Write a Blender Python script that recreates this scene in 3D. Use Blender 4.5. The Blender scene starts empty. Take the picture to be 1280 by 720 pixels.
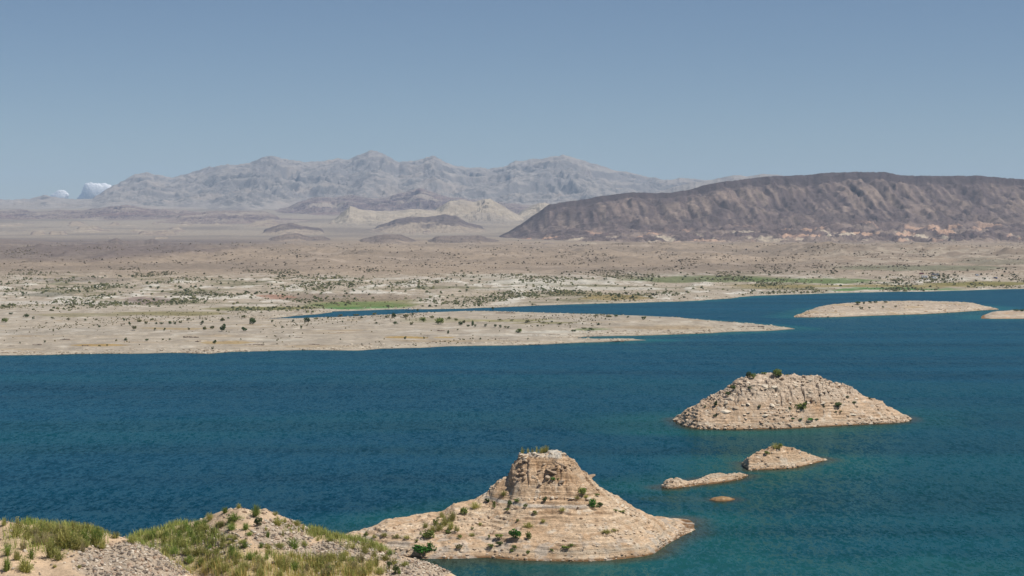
import bpy, math, random
import numpy as np
from mathutils import Vector, Matrix

random.seed(7)
RNG = np.random.default_rng(11)
sc = bpy.context.scene
COL = sc.collection

# ------------------------------------------------------------------ camera model
CAM_H = 50.0
F = 2232.0                       # focal length in photograph pixels (1280 wide)
PITCH = math.atan(75.0 / F)      # camera looks slightly down


def slope(y):                    # photograph row -> drop per metre of distance
    return np.tan(PITCH + np.arctan((np.asarray(y, float) - 360.0) / F))


def row_of(Y, z):                # world -> photograph row
    return 360.0 + F * np.tan(np.arctan2(CAM_H - z, Y) - PITCH)


def lake_dist(y):                # distance at which a row meets the water level
    return CAM_H / slope(y)


# ------------------------------------------------------------------ noise
_perm = RNG.permutation(256).astype(np.int64)
_perm = np.concatenate([_perm, _perm])
_ang = RNG.random(256) * 2 * np.pi
_gx, _gy = np.cos(_ang), np.sin(_ang)


def perlin(x, y):
    x = np.asarray(x, float); y = np.asarray(y, float)
    xi = np.floor(x); yi = np.floor(y)
    fx = x - xi; fy = y - yi
    xi = xi.astype(np.int64) & 255; yi = yi.astype(np.int64) & 255
    u = fx * fx * fx * (fx * (fx * 6 - 15) + 10); v = fy * fy * fy * (fy * (fy * 6 - 15) + 10)
    x1 = (xi + 1) & 255; y1 = (yi + 1) & 255

    def g(ix, iy, dx, dy):
        h = _perm[_perm[ix] + iy]
        return _gx[h] * dx + _gy[h] * dy
    a = g(xi, yi, fx, fy); b = g(x1, yi, fx - 1, fy)
    c = g(xi, y1, fx, fy - 1); d = g(x1, y1, fx - 1, fy - 1)
    return ((a + u * (b - a)) * (1 - v) + (c + u * (d - c)) * v) * 1.5


def fbm(x, y, o=5, gain=0.5, lac=2.03):
    s = 0.0; a = 1.0; t = 0.0
    for k in range(o):
        s = s + a * perlin(x + 17.3 * k, y - 9.1 * k); t += a
        x = x * lac; y = y * lac; a *= gain
    return s / t


def ridged(x, y, o=5, gain=0.55, lac=2.07):
    s = 0.0; a = 1.0; t = 0.0; w = 1.0
    for k in range(o):
        n = 1 - np.abs(perlin(x + 31.7 * k, y + 5.9 * k)) * 1.25
        n = np.clip(n, 0, 1) ** 2
        s = s + a * n * w; t += a
        w = np.clip(n * 1.6, 0.15, 1)
        x = x * lac; y = y * lac; a *= gain
    return s / t


def worley(x, y, seed=0):
    """cell noise: distance to the nearest point, second nearest, and a random value of the cell"""
    xi = np.floor(x).astype(np.int64); yi = np.floor(y).astype(np.int64)
    f1 = np.full(x.shape, 9.0); f2 = np.full(x.shape, 9.0); cv = np.zeros(x.shape)
    for dx in (-1, 0, 1):
        for dy in (-1, 0, 1):
            h = _perm[_perm[(xi + dx + seed) & 255] + ((yi + dy) & 255)]
            h2 = _perm[h + 37]
            px = xi + dx + h / 256.0; py = yi + dy + h2 / 256.0
            dd = np.sqrt((x - px) ** 2 + (y - py) ** 2)
            nearer = dd < f1
            f2 = np.where(nearer, f1, np.minimum(f2, dd)); cv = np.where(nearer, _perm[h2 + 11] / 255.0, cv); f1 = np.where(nearer, dd, f1)
    return f1, f2, cv


def sst(a, b, x):
    t = np.clip((x - a) / (b - a), 0, 1)
    return t * t * (3 - 2 * t)


def mix(a, b, m):
    a = np.asarray(a, float); b = np.asarray(b, float)
    m = np.clip(np.asarray(m, float), 0, 1)[..., None]
    return a * (1 - m) + b * m


def curve(pts, u):
    p = np.array(pts, float)
    return np.interp(u, p[:, 0], p[:, 1])


# ------------------------------------------------------------------ mesh helpers
def mesh_obj(name, verts, faces, mat, colors=None, smooth=True, loc=(0, 0, 0), parent=None, link=True):
    verts = np.asarray(verts, np.float64).reshape(-1, 3) - np.asarray(loc, float)
    faces = np.asarray(faces, np.int32)
    k = faces.shape[1]
    me = bpy.data.meshes.new(name)
    me.vertices.add(len(verts)); me.vertices.foreach_set('co', verts.astype(np.float32).ravel())
    me.loops.add(faces.size); me.loops.foreach_set('vertex_index', faces.ravel())
    me.polygons.add(len(faces))
    me.polygons.foreach_set('loop_start', np.arange(0, faces.size, k, dtype=np.int32))
    me.polygons.foreach_set('loop_total', np.full(len(faces), k, np.int32))
    me.polygons.foreach_set('use_smooth', np.full(len(faces), smooth, bool))
    me.update(calc_edges=True)
    if colors is not None:
        at = me.color_attributes.new('col', 'FLOAT_COLOR', 'POINT')
        c = np.ones((len(verts), 4), np.float32); c[:, :3] = np.asarray(colors).reshape(-1, 3)
        at.data.foreach_set('color', c.ravel())
    me.materials.append(mat)
    o = bpy.data.objects.new(name, me)
    o.location = loc
    if link:
        COL.objects.link(o)
    if parent is not None:
        o.parent = parent
    return o


def grid_faces(r, c):
    i = np.arange(r * c).reshape(r, c)
    return np.stack([i[:-1, :-1], i[:-1, 1:], i[1:, 1:], i[1:, :-1]], -1).reshape(-1, 4)


def sheet(name, X, Y, Z, mat, colors, smooth=True, origin=False):
    r, c = X.shape
    v = np.stack([X, Y, Z], -1).reshape(-1, 3)
    loc = (0, 0, 0)
    if origin:
        loc = (float(X.mean()), float(Y.mean()), 0.0)
    return mesh_obj(name, v, grid_faces(r, c), mat, colors, smooth, loc)


def tag(o, label=None, cat=None, group=None, kind=None):
    if label: o['label'] = label
    if cat: o['category'] = cat
    if group: o['group'] = group
    if kind: o['kind'] = kind
    return o


# ------------------------------------------------------------------ materials
def new_mat(name):
    m = bpy.data.materials.new(name); m.use_nodes = True
    nt = m.node_tree
    for n in list(nt.nodes):
        nt.nodes.remove(n)
    out = nt.nodes.new('ShaderNodeOutputMaterial')
    b = nt.nodes.new('ShaderNodeBsdfPrincipled')
    nt.links.new(b.outputs[0], out.inputs['Surface'])
    return m, nt, b


def ground_mat(name, scales=(0.5,), amount=0.35, bump=0.0, bscale=2.0, bdist=0.1):
    """Vertex colour of the ground times fine procedural grain."""
    m, nt, b = new_mat(name)
    at = nt.nodes.new('ShaderNodeAttribute'); at.attribute_name = 'col'
    tc = nt.nodes.new('ShaderNodeTexCoord')
    cur = at.outputs['Color']
    for k, s in enumerate(scales):
        n = nt.nodes.new('ShaderNodeTexNoise'); n.inputs['Scale'].default_value = s
        n.inputs['Detail'].default_value = 6; n.inputs['Roughness'].default_value = 0.7
        nt.links.new(tc.outputs['Object'], n.inputs['Vector'])
        mr = nt.nodes.new('ShaderNodeMapRange')
        mr.inputs['From Min'].default_value = 0.28; mr.inputs['From Max'].default_value = 0.72
        mr.inputs['To Min'].default_value = 1 - amount; mr.inputs['To Max'].default_value = 1 + amount
        nt.links.new(n.outputs['Fac'], mr.inputs['Value'])
        mu = nt.nodes.new('ShaderNodeVectorMath'); mu.operation = 'SCALE'
        nt.links.new(cur, mu.inputs[0]); nt.links.new(mr.outputs[0], mu.inputs['Scale'])
        cur = mu.outputs[0]
    nt.links.new(cur, b.inputs['Base Color'])
    b.inputs['Roughness'].default_value = 0.95
    b.inputs['Specular IOR Level'].default_value = 0.1
    if bump:
        n = nt.nodes.new('ShaderNodeTexNoise'); n.inputs['Scale'].default_value = bscale
        n.inputs['Detail'].default_value = 8; n.inputs['Roughness'].default_value = 0.75
        nt.links.new(tc.outputs['Object'], n.inputs['Vector'])
        bp = nt.nodes.new('ShaderNodeBump'); bp.inputs['Strength'].default_value = bump
        bp.inputs['Distance'].default_value = bdist
        nt.links.new(n.outputs['Fac'], bp.inputs['Height'])
        nt.links.new(bp.outputs[0], b.inputs['Normal'])
    return m


def leaf_mat(name, tint=(1, 1, 1), var=0.25):
    m, nt, b = new_mat(name)
    at = nt.nodes.new('ShaderNodeAttribute'); at.attribute_name = 'col'
    oi = nt.nodes.new('ShaderNodeObjectInfo')
    mr = nt.nodes.new('ShaderNodeMapRange')
    mr.inputs['To Min'].default_value = 1 - var; mr.inputs['To Max'].default_value = 1 + var
    nt.links.new(oi.outputs['Random'], mr.inputs['Value'])
    mu = nt.nodes.new('ShaderNodeVectorMath'); mu.operation = 'SCALE'
    nt.links.new(at.outputs['Color'], mu.inputs[0]); nt.links.new(mr.outputs[0], mu.inputs['Scale'])
    m2 = nt.nodes.new('ShaderNodeVectorMath'); m2.operation = 'MULTIPLY'
    m2.inputs[1].default_value = tint
    nt.links.new(mu.outputs[0], m2.inputs[0])
    nt.links.new(m2.outputs[0], b.inputs['Base Color'])
    b.inputs['Roughness'].default_value = 0.8
    b.inputs['Specular IOR Level'].default_value = 0.15
    tr = nt.nodes.new('ShaderNodeBsdfTranslucent'); mx = nt.nodes.new('ShaderNodeMixShader')
    mx.inputs['Fac'].default_value = 0.3
    nt.links.new(m2.outputs[0], tr.inputs['Color'])
    nt.links.new(b.outputs[0], mx.inputs[1]); nt.links.new(tr.outputs[0], mx.inputs[2])
    out = [n for n in nt.nodes if n.type == 'OUTPUT_MATERIAL'][0]
    nt.links.new(mx.outputs[0], out.inputs['Surface'])
    return m


def plain_mat(name, rgb, rough=0.5, spec=0.5, var=0.08):
    m, nt, b = new_mat(name)
    tc = nt.nodes.new('ShaderNodeTexCoord')
    n = nt.nodes.new('ShaderNodeTexNoise'); n.inputs['Scale'].default_value = 3.0
    n.inputs['Detail'].default_value = 5
    nt.links.new(tc.outputs['Object'], n.inputs['Vector'])
    mr = nt.nodes.new('ShaderNodeMapRange')
    mr.inputs['To Min'].default_value = 1 - var; mr.inputs['To Max'].default_value = 1 + var
    nt.links.new(n.outputs['Fac'], mr.inputs['Value'])
    mu = nt.nodes.new('ShaderNodeVectorMath'); mu.operation = 'SCALE'
    mu.inputs[0].default_value = rgb
    nt.links.new(mr.outputs[0], mu.inputs['Scale'])
    nt.links.new(mu.outputs[0], b.inputs['Base Color'])
    b.inputs['Roughness'].default_value = rough
    b.inputs['Specular IOR Level'].default_value = spec
    return m


M_FAR = ground_mat('desert_ground', (0.5, 0.12), 0.22, 0.5, 0.6, 0.5)
M_MTN = ground_mat('mountain_rock', (0.03, 0.008), 0.2, 0.8, 0.03, 22.0)
M_MESA = ground_mat('mesa_rock', (0.06, 0.02), 0.2, 0.7, 0.07, 8.0)
M_ISL = ground_mat('island_rock', (2.6, 0.6), 0.22, 0.7, 1.6, 0.5)


def add_strata(m, sz=5.0, amount=0.3, bump=0.8, dist=0.5):
    """thin, broken, nearly level beds: colour and relief follow the height"""
    nt = m.node_tree; b = [n for n in nt.nodes if n.type == 'BSDF_PRINCIPLED'][0]
    tc = [n for n in nt.nodes if n.type == 'TEX_COORD'][0]
    mp = nt.nodes.new('ShaderNodeMapping'); mp.inputs['Scale'].default_value = (0.16, 0.16, sz)
    nt.links.new(tc.outputs['Object'], mp.inputs['Vector'])
    n = nt.nodes.new('ShaderNodeTexNoise'); n.inputs['Scale'].default_value = 1.0; n.inputs['Detail'].default_value = 5
    n.inputs['Roughness'].default_value = 0.65; n.inputs['Distortion'].default_value = 0.4
    nt.links.new(mp.outputs[0], n.inputs['Vector'])
    mr = nt.nodes.new('ShaderNodeMapRange'); mr.inputs['From Min'].default_value = 0.3; mr.inputs['From Max'].default_value = 0.7
    mr.inputs['To Min'].default_value = 1 - amount; mr.inputs['To Max'].default_value = 1 + amount * 0.8
    nt.links.new(n.outputs['Fac'], mr.inputs['Value'])
    cur = b.inputs['Base Color'].links[0].from_socket
    mu = nt.nodes.new('ShaderNodeVectorMath'); mu.operation = 'SCALE'
    nt.links.new(cur, mu.inputs[0]); nt.links.new(mr.outputs[0], mu.inputs['Scale'])
    nt.links.new(mu.outputs[0], b.inputs['Base Color'])
    bp = nt.nodes.new('ShaderNodeBump'); bp.inputs['Strength'].default_value = bump; bp.inputs['Distance'].default_value = dist
    nt.links.new(n.outputs['Fac'], bp.inputs['Height'])
    old = b.inputs['Normal'].links[0].from_socket
    nt.links.new(old, bp.inputs['Normal']); nt.links.new(bp.outputs[0], b.inputs['Normal'])


add_strata(M_ISL)
M_NEAR = ground_mat('shore_soil', (5.0, 0.7), 0.25, 0.8, 4.0, 0.12)
M_ROCK = ground_mat('boulder_rock', (1.5,), 0.25, 0.6, 3.0, 0.1)
M_STONE = ground_mat('gravel_stone', (3.0,), 0.15)
M_LEAF = leaf_mat('shrub_leaf')
M_GRASS = leaf_mat('grass_blade', var=0.12)

# ================================================================== FAR GROUND
def regional(Y):
    return np.interp(Y, [0, 1000, 1250, 1500, 1800, 2300, 3000, 3500, 4500, 5500, 6500, 7500, 9000, 11000, 14000, 21000],
                     [0, 0, 2.0, 5.0, 7.5, 9.5, 11.0, 12.0, 15.0, 20.0, 34.0, 60.0, 100.0, 160.0, 235.0, 300.0])


near_shore = [(-900, 452), (-300, 447), (0, 444.5), (60, 444), (100, 443), (180, 442), (225, 441), (262, 442), (290, 439.5),
              (350, 438.5), (400, 438), (440, 438), (480, 435.5), (530, 434.5), (560, 433), (600, 432.5), (640, 431.5),
              (700, 430), (740, 428.5), (780, 427), (812, 425.3), (800, 424.3), (760, 424.6), (728, 423.6), (718, 422.3),
              (735, 420.8), (800, 419.2), (880, 416.8), (930, 414.5), (960, 413), (984, 411.6), (996, 411)]
back_shore = [(984, 409.6), (930, 405), (880, 401), (830, 398), (780, 395.5), (720, 393), (660, 391), (620, 389.5), (570, 388.9),
              (520, 391.5), (480, 393.5), (440, 395.5), (400, 397), (360, 398.2), (326, 398.6)]
far_shore = [(345, 397.0), (370, 395.2), (400, 392.6), (415, 389.6), (450, 388.3), (480, 387.0), (505, 386.2), (540, 386.6),
             (580, 386.0), (605, 384.6), (640, 383.2), (690, 381.4), (740, 379.6), (800, 378.2), (850, 377), (880, 375.4),
             (920, 372), (960, 369), (1010, 367.6), (1050, 366.4), (1110, 364.8), (1160, 364.4), (1210, 363.2),
             (1240, 361.8), (1285, 361.2), (1400, 360), (1900, 357)]
lake_px = near_shore + back_shore + far_shore + [(1900, 720), (-900, 720)]
_lp = np.array(lake_px, float)
_lY = lake_dist(_lp[:, 1]); _lX = (_lp[:, 0] - 640) / F * _lY
LAKE = np.stack([_lX, _lY], 1)


def poly_dist(X, Y, P, closed=True):
    """distance to polygon outline, and inside mask"""
    X = np.asarray(X, np.float64); Y = np.asarray(Y, np.float64)
    d2 = np.full(X.shape, 1e18); ins = np.zeros(X.shape, bool)
    n = len(P)
    for i in range(n if closed else n - 1):
        x0, y0 = P[i]; x1, y1 = P[(i + 1) % n]
        dx, dy = x1 - x0, y1 - y0
        L = dx * dx + dy * dy + 1e-9
        t = np.clip(((X - x0) * dx + (Y - y0) * dy) / L, 0, 1)
        d2 = np.minimum(d2, (X - x0 - t * dx) ** 2 + (Y - y0 - t * dy) ** 2)
        if closed and y0 != y1:
            c = ((y0 > Y) != (y1 > Y)) & (X < (x1 - x0) * (Y - y0) / (y1 - y0) + x0)
            ins ^= c
    return np.sqrt(d2), ins


Yr = np.concatenate([np.linspace(660, 1300, 470, endpoint=False), np.linspace(1300, 2000, 240, endpoint=False),
                     np.geomspace(2000, 5000, 240, endpoint=False), np.geomspace(5000, 21000, 100)])
uc = np.concatenate([np.linspace(-700, -40, 70, endpoint=False), np.linspace(-40, 1320, 860, endpoint=False),
                     np.linspace(1320, 1980, 70)])
U, YY = np.meshgrid(uc, Yr)
XX = (U - 640) / F * YY
d, ins = poly_dist(XX + 5 * fbm(XX / 40, YY / 40, 3), YY + 9 * fbm(XX / 50 + 9, YY / 50, 4), LAKE)
D = np.where(ins, -d, d)
pen_h = curve([(-700, 2.6), (300, 2.4), (560, 2.2), (660, 3.4), (760, 5.0), (850, 6.4), (930, 5.5), (1000, 4.0)], U)
Dp = np.maximum(D, 0)
farw = sst(1010, 1300, YY + 120 * sst(300, 500, U) * 0)
h_pen = pen_h * (1 - np.exp(-Dp / 48))
h_far = 1.2 * (1 - np.exp(-Dp / 25)) + regional(YY) * sst(0, 260, Dp)
n1 = fbm(XX / 90, YY / 130, 5)
n2 = ridged(XX / 55 + 3, YY / 150, 5)
n3 = fbm(XX / 330, YY / 420 + 5, 5)
n4 = 0.55 * fbm(XX / 10, YY / 34, 5) + 0.6 * fbm(XX / 13 + 5, YY / 13, 5)
Z = h_pen * (1 - farw) + h_far * farw
inland = sst(4, 60, Dp)
Z = Z + inland * (1 - farw) * (0.7 * n1 + 0.22 * n4)
bad = farw * sst(2300, 1500, YY) * sst(20, 140, Dp)
Z = Z + bad * (3.2 * n2 - 1.2 + 0.5 * n4)
pl = farw * sst(1700, 2300, YY)
Z = Z + pl * sst(5200, 3000, YY) * 4.0 * (ridged(XX / 75 + 6, YY / 150, 4) - 0.45)
Z = Z + pl * (13.0 * (ridged(XX / 230 + 2, YY / 430, 5) - 0.42) * sst(4800, 2600, YY) + 3.0 * n3 * sst(4500, 2200, YY) + 2.6 * fbm(XX / 90, YY / 150, 5) * sst(5200, 2500, YY) + 9 * n3 * sst(6000, 9000, YY))
# pale hummocks on the right of the plain
for (hu, hY, hw, hl, hh) in [(1062, 2500, 75, 260, 9.5), (1130, 2700, 60, 260, 8), (1010, 2800, 60, 260, 7), (1200, 2900, 90, 300, 8),
                             (860, 3300, 130, 350, 9), (300, 3000, 160, 500, 6), (60, 2700, 130, 400, 6), (1270, 2400, 60, 220, 6)]:
    hx = (hu - 640) / F * hY
    g = np.exp(-((XX - hx) / (hw / F * hY)) ** 2 - ((YY - hY) / hl) ** 2)
    Z = Z + hh * g * (0.6 + 0.6 * ridged(XX / 60 + hu, YY / 90, 4))
# small rock ledges (strandlines) parallel to the water
step = 0.62
tz = Z + 0.25 * n4 + 0.35 * fbm(XX / 60 + 4, YY / 60, 3)
fr = (tz / step) - np.floor(tz / step)
Z = Z + (1 - farw * sst(1500, 2000, YY)) * sst(0, 6, Dp) * step * 0.9 * (sst(0.40, 0.60, fr) - fr)
Z = np.where(D < 0, np.maximum(-2.5, -0.06 * np.abs(D) - 0.03), Z + 0.02)
ROW = row_of(YY, Z)
Z_F = Z
# ---- colours
wu = U + 30 * fbm(XX / 60, YY / 40, 4) + 7 * n4
wy = ROW + 3.0 * fbm(XX / 80 + 40, YY / 60, 4) + 1.2 * n4
C = np.empty(U.shape + (3,)); C[:] = (0.40, 0.335, 0.255)
band = np.clip(0.5 + 0.32 * np.sin(Z * 9.0 + 2.0 * n1) + 0.3 * np.sin(Z * 33.0 + 5.0 * n1), 0, 1)
C = mix(C, (0.335, 0.285, 0.225), 0.95 * band * sst(-0.35, 0.15, n1))
C = mix(C, (0.50, 0.45, 0.37), sst(0.08, 0.42, n4) * 0.7)
C = mix(C, (0.36, 0.25, 0.13), sst(0.15, 0.5, fbm(XX / 55, YY / 16 + 2, 4)) * 0.45)
zm = sst(392, 372, ROW)          # far shore: whiter banks and olive hollows
C = mix(C, (0.38, 0.31, 0.23), zm * 0.5)
C = mix(C, (0.54, 0.49, 0.41), zm * sst(0.02, 0.3, n2 - 0.45 + 0.6 * n4))
C = mix(C, (0.17, 0.155, 0.085), zm * sst(0.02, 0.35, fbm(XX / 90 + 7, YY / 40, 5)) * 0.8)
zb_ = sst(352, 337, ROW + 5 * n3)     # brown creosote plain
plain = mix(np.broadcast_to(np.array((0.325, 0.25, 0.18)), C.shape), (0.25, 0.195, 0.145), sst(-0.2, 0.35, n3))
plain = mix(plain, (0.37, 0.29, 0.22), sst(0.1, 0.45, fbm(XX / 150 + 3, YY / 70, 5)) * 0.8)
C = mix(C, plain, zb_)
C = mix(C, (0.40, 0.33, 0.25), zb_ * sst(930, 1130, wu) * sst(304, 312, ROW) * sst(0.35, 0.6, ridged(XX / 70, YY / 60, 4)) * 0.8)
C = mix(C, mix(np.broadcast_to(np.array((0.165, 0.13, 0.115)), C.shape), (0.23, 0.185, 0.15), sst(0, .3, n3)), sst(332, 318, ROW + 7 * n3 + 5 * fbm(XX / 80, YY / 200, 3) + np.maximum(0, wu - 120) * 0.085) * sst(480, 250, wu) * 0.9)
zt = sst(303, 294, ROW)          # far fans
C = mix(C, mix(np.broadcast_to(np.array((0.33, 0.27, 0.205)), C.shape), (0.24, 0.195, 0.155), sst(-0.1, 0.3, fbm(XX / 700, YY / 900, 4))), zt)
patches = [  # u, row, half-width, half-height, colour, strength
    (450, 378.5, 75, 6.5, (0.23, 0.215, 0.10), 0.85), (450, 382.0, 64, 4.2, (0.15, 0.19, 0.065), 0.95), (455, 385.5, 55, 1.8, (0.08, 0.19, 0.05), 0.9),
    (430, 372, 95, 5.5, (0.24, 0.185, 0.135), 0.8), (340, 371, 20, 3.0, (0.34, 0.19, 0.13), 0.8), (185, 376, 32, 4.5, (0.25, 0.19, 0.16), 0.9),
    (880, 349, 105, 4.5, (0.15, 0.165, 0.075), 0.9), (1010, 351, 90, 3.0, (0.13, 0.175, 0.06), 0.9),
    (1080, 358, 170, 2.2, (0.24, 0.19, 0.07), 0.85), (1140, 361.5, 70, 1.4, (0.08, 0.19, 0.05), 0.9), (1060, 363, 25, 1.2, (0.09, 0.2, 0.06), 0.8),
    (1225, 354.5, 75, 2.6, (0.19, 0.165, 0.05), 0.9), (770, 372, 42, 4.0, (0.27, 0.20, 0.08), 0.85), (720, 366, 30, 3, (0.27, 0.2, 0.1), 0.6),
    (690, 352, 90, 4.0, (0.50, 0.46, 0.38), 0.7), (720, 361, 120, 2.5, (0.50, 0.46, 0.38), 0.7), (620, 345, 60, 3.0, (0.48, 0.43, 0.35), 0.6),
    (260, 372.5, 60, 2.5, (0.52, 0.47, 0.39), 0.8), (60, 378, 110, 3.0, (0.5, 0.45, 0.38), 0.7), (30, 367, 60, 3.0, (0.5, 0.45, 0.38), 0.6),
    (330, 385.5, 75, 2.4, (0.19, 0.175, 0.065), 0.85), (215, 391.5, 80, 3.2, (0.21, 0.18, 0.075), 0.8), (110, 394, 60, 2.5, (0.22, 0.19, 0.09), 0.6),
    (60, 368, 30, 3.5, (0.15, 0.14, 0.10), 0.7), (95, 350, 70, 3.0, (0.17, 0.14, 0.11), 0.6), (240, 367, 40, 2.5, (0.18, 0.16, 0.12), 0.6),
    (1150, 335, 110, 3.5, (0.15, 0.155, 0.09), 0.7), (1250, 327, 60, 4.0, (0.19, 0.175, 0.12), 0.6), (900, 322, 60, 2, (0.4, 0.31, 0.23), 0.5),
    (125, 430.5, 34, 1.6, (0.36, 0.235, 0.085), 0.9), (503, 422.5, 26, 1.6, (0.36, 0.24, 0.085), 0.9), (552, 422.5, 16, 1.0, (0.36, 0.25, 0.1), 0.8),
    (285, 428, 32, 1.4, (0.36, 0.25, 0.11), 0.8), (215, 411, 40, 1.4, (0.36, 0.26, 0.13), 0.7), (640, 400.5, 70, 1.5, (0.27, 0.235, 0.10), 0.7),
    (690, 404, 50, 1.3, (0.22, 0.2, 0.09), 0.7), (545, 400, 50, 3.0, (0.29, 0.26, 0.15), 0.55), (735, 412.5, 22, 1.6, (0.14, 0.18, 0.06), 0.7),
    (820, 410, 70, 1.8, (0.32, 0.235, 0.14), 0.6), (700, 415, 60, 1.5, (0.50, 0.46, 0.38), 0.8), (640, 419, 90, 1.5, (0.49, 0.44, 0.36), 0.7),
    (335, 424.5, 50, 1.5, (0.50, 0.45, 0.36), 0.5), (90, 415, 90, 4, (0.33, 0.29, 0.235), 0.4),
]
for (pu, py, pw, ph, pc, ps) in patches:
    e = ((wu - pu) / pw) ** 2 + ((wy - py) / ph) ** 2
    C = mix(C, pc, ps * sst(1.35, 0.55, e))
beach = (D > 0) * sst(16, 3, D)
C = mix(C, (0.44, 0.375, 0.285), beach * 0.7)
C = mix(C, (0.24, 0.18, 0.12), (D > -1) * sst(2.6, 0.4, D) * 0.9)
C = C * (0.93 + 0.14 * sst(-0.3, 0.3, n4))[..., None] * np.array((0.86, 0.88, 0.90))
ground = tag(sheet('ground', XX, YY, Z_F, M_FAR, C), kind='structure')
GF = dict(X=XX, Y=YY, Z=Z_F, R=ROW, U=U, D=D)


def hit_grid(G, u, y):
    """first point of a sheet met by the sight line of a photograph pixel"""
    if G['U'].ndim == 2:
        j = int(np.argmin(np.abs(G['U'][0] - u)))
    R = G['R'][:, j]
    k = np.where(R <= y)[0]
    k = k[k > 0]
    i = int(k[0]) if len(k) else int(np.argmin(R))
    Yv = G['Y'][i, j]
    return Vector(((u - 640) / F * Yv, Yv, G['Z'][i, j]))


# ================================================================== HILLS AND MOUNTAINS
def hill_range(name, sky, Yc, front, back, mat, colfn, L=600.0, carve=0.55, power=1.3, ncol=500, nrow=110, plateau=0.0,
               urange=None, octs=6, crest_var=0.0, seed=0.0, shape=None):
    u0, u1 = urange or (sky[0][0], sky[-1][0])
    u = np.linspace(u0, u1, ncol)
    t = np.concatenate([np.linspace(-1, 0, int(nrow * 0.72), endpoint=False), np.linspace(0, 1, nrow - int(nrow * 0.72))])
    Uu, T = np.meshgrid(u, t)
    Yd = Yc + crest_var * fbm(u / 120 + seed, u * 0 + seed, 3)
    taper = np.clip(np.minimum(u - u0, u1 - u) / (0.16 * (u1 - u0)), 0.12, 1) ** 0.6
    Yg = Yd[None, :] + np.where(T < 0, T * front, T * back) * taper[None, :]
    X = (Uu - 640) / F * Yg
    ys = curve(sky, u) + 1.2 * fbm(u / 11.0 + seed, u * 0 + 3.3, 5) - (1.6 * (ridged(u / 14.0 + seed, u * 0 + 1.7, 4) - 0.4) if Yc > 11500 else 0)
    zr = CAM_H - slope(ys) * Yd
    g = regional(Yg) - 6
    Hh = np.maximum(zr[None, :] - g, 3.0)
    s = np.clip(1 - np.abs(T), 0, 1)
    if plateau:
        s = np.where(T >= 0, np.clip((1 - T) / (1 - plateau), 0, 1), s)
    prof = s ** power if shape is None else shape(T, s, Uu)
    wx = 0.5 * L * fbm(X / (1.6 * L) + seed, Yg / (1.6 * L), 3)
    rn = ridged((X + wx) / L + seed, (Yg + wx) / L * 0.8 - seed, octs)
    if name == 'mesa':
        ph = X / 27 + 2.6 * fbm(X / 260, Yg / 600, 4) + Yg / 330
        sp = 1 - np.abs(np.sin(ph)) ** 0.8
        ph2 = X / 10 + 2.0 * fbm(X / 120, Yg / 300, 3) + Yg / 200
        gw = sst(0.35, 0.75, 1 + T) * (0.45 + 0.55 * sst(0.15, -0.25, fbm(X / 500 + 3, Yg / 900, 3)))
        rn = 0.5 * rn + 0.06 + gw * 0.36 * (1 - sp) * sst(-0.3, 0.2, fbm(X / 400 + 8, Yg / 800, 3)) * 1.15 + gw * 0.12 * (1 - np.abs(np.sin(ph2)))
    env = np.clip(1.1 - s ** 4, 0.1, 1) * sst(0, 0.12, s)
    Zz = g + Hh * prof * (1 - carve * (1 - np.clip(rn * 1.7, 0, 1)) * env)
    Zz = Zz + (Hh * 0.075 + 2) * (ridged(X / (0.25 * L) + seed, Yg / (0.25 * L), 5) - 0.5) * sst(0, .2, s) * (1.6 - s)
    el = (CAM_H - Zz) / Yg
    top = el.argmin(0)
    cols = np.arange(ncol)
    want = slope(ys)
    Yt = Yg[top, cols]; Zt = Zz[top, cols]; gt = g[top, cols]
    f = np.clip((CAM_H - want * Yt - gt) / np.maximum(Zt - gt, 1.0), 0.5, 1.9)
    k = np.array([1, 2, 3, 2, 1.0]) / 9
    f = np.convolve(np.pad(f, 2, 'edge'), k, 'valid')
    Zz = g + (Zz - g) * (1 + (f[None, :] - 1) * sst(0.25, 0.95, s))
    gy = np.gradient(Zz, axis=0) / np.maximum(np.abs(np.gradient(Yg, axis=0)), 1e-3)
    gx = np.gradient(Zz, axis=1) / np.maximum(np.abs(np.gradient(X, axis=1)), 1e-3)
    st = np.sqrt(gx ** 2 + gy ** 2)
    Cc = colfn(X, Yg, Zz, st, T, Uu, rn)
    o = tag(sheet(name, X, Yg, Zz, mat, Cc), kind='structure')
    return o


def base(c, X):
    a = np.empty(X.shape + (3,)); a[:] = c
    return a


skyline = [(-300, 262), (-200, 255), (-120, 250), (-60, 252), (0, 249.7), (37, 248.6), (56, 243.7), (75, 247.5), (95, 249), (116, 248.6), (120, 245.6), (135, 235.5),
           (157, 225), (170, 216.7), (184, 215.6), (202, 219.4), (216, 222), (225, 219), (244, 214.5), (259, 209), (285, 205.5),
           (300, 206), (319, 200.6), (339, 194), (360, 199.5), (382, 202.5), (405, 200.6), (422, 197.6), (434, 200.6), (449, 193),
           (466, 187.5), (481, 193), (499, 202.5), (520, 200.6), (530, 198), (541, 194), (557, 202.5), (572, 208), (591, 209), (610, 210.7),
           (629, 209), (644, 201), (670, 198.7), (704, 194), (722, 198.7), (745, 205.5), (775, 214.5), (786, 214.5), (809, 221),
           (835, 225), (856, 222), (880, 225.7), (905, 224), (930, 226), (980, 230), (1100, 236), (1300, 240), (1500, 250)]


def c_mtn(X, Y, Z, st, T, U_, rn):
    C = base((0.325, 0.285, 0.245), X)
    C = mix(C, (0.20, 0.18, 0.165), sst(0.3, 0.8, st))
    C = mix(C, (0.36, 0.30, 0.245), sst(0.05, 0.4, fbm(X / 500, Y / 500, 5)) * 0.7)
    C = mix(C, (0.20, 0.175, 0.165), sst(0.1, 0.4, fbm(X / 260 + 4, Z / 60, 5)) * 0.6)
    return C


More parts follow.
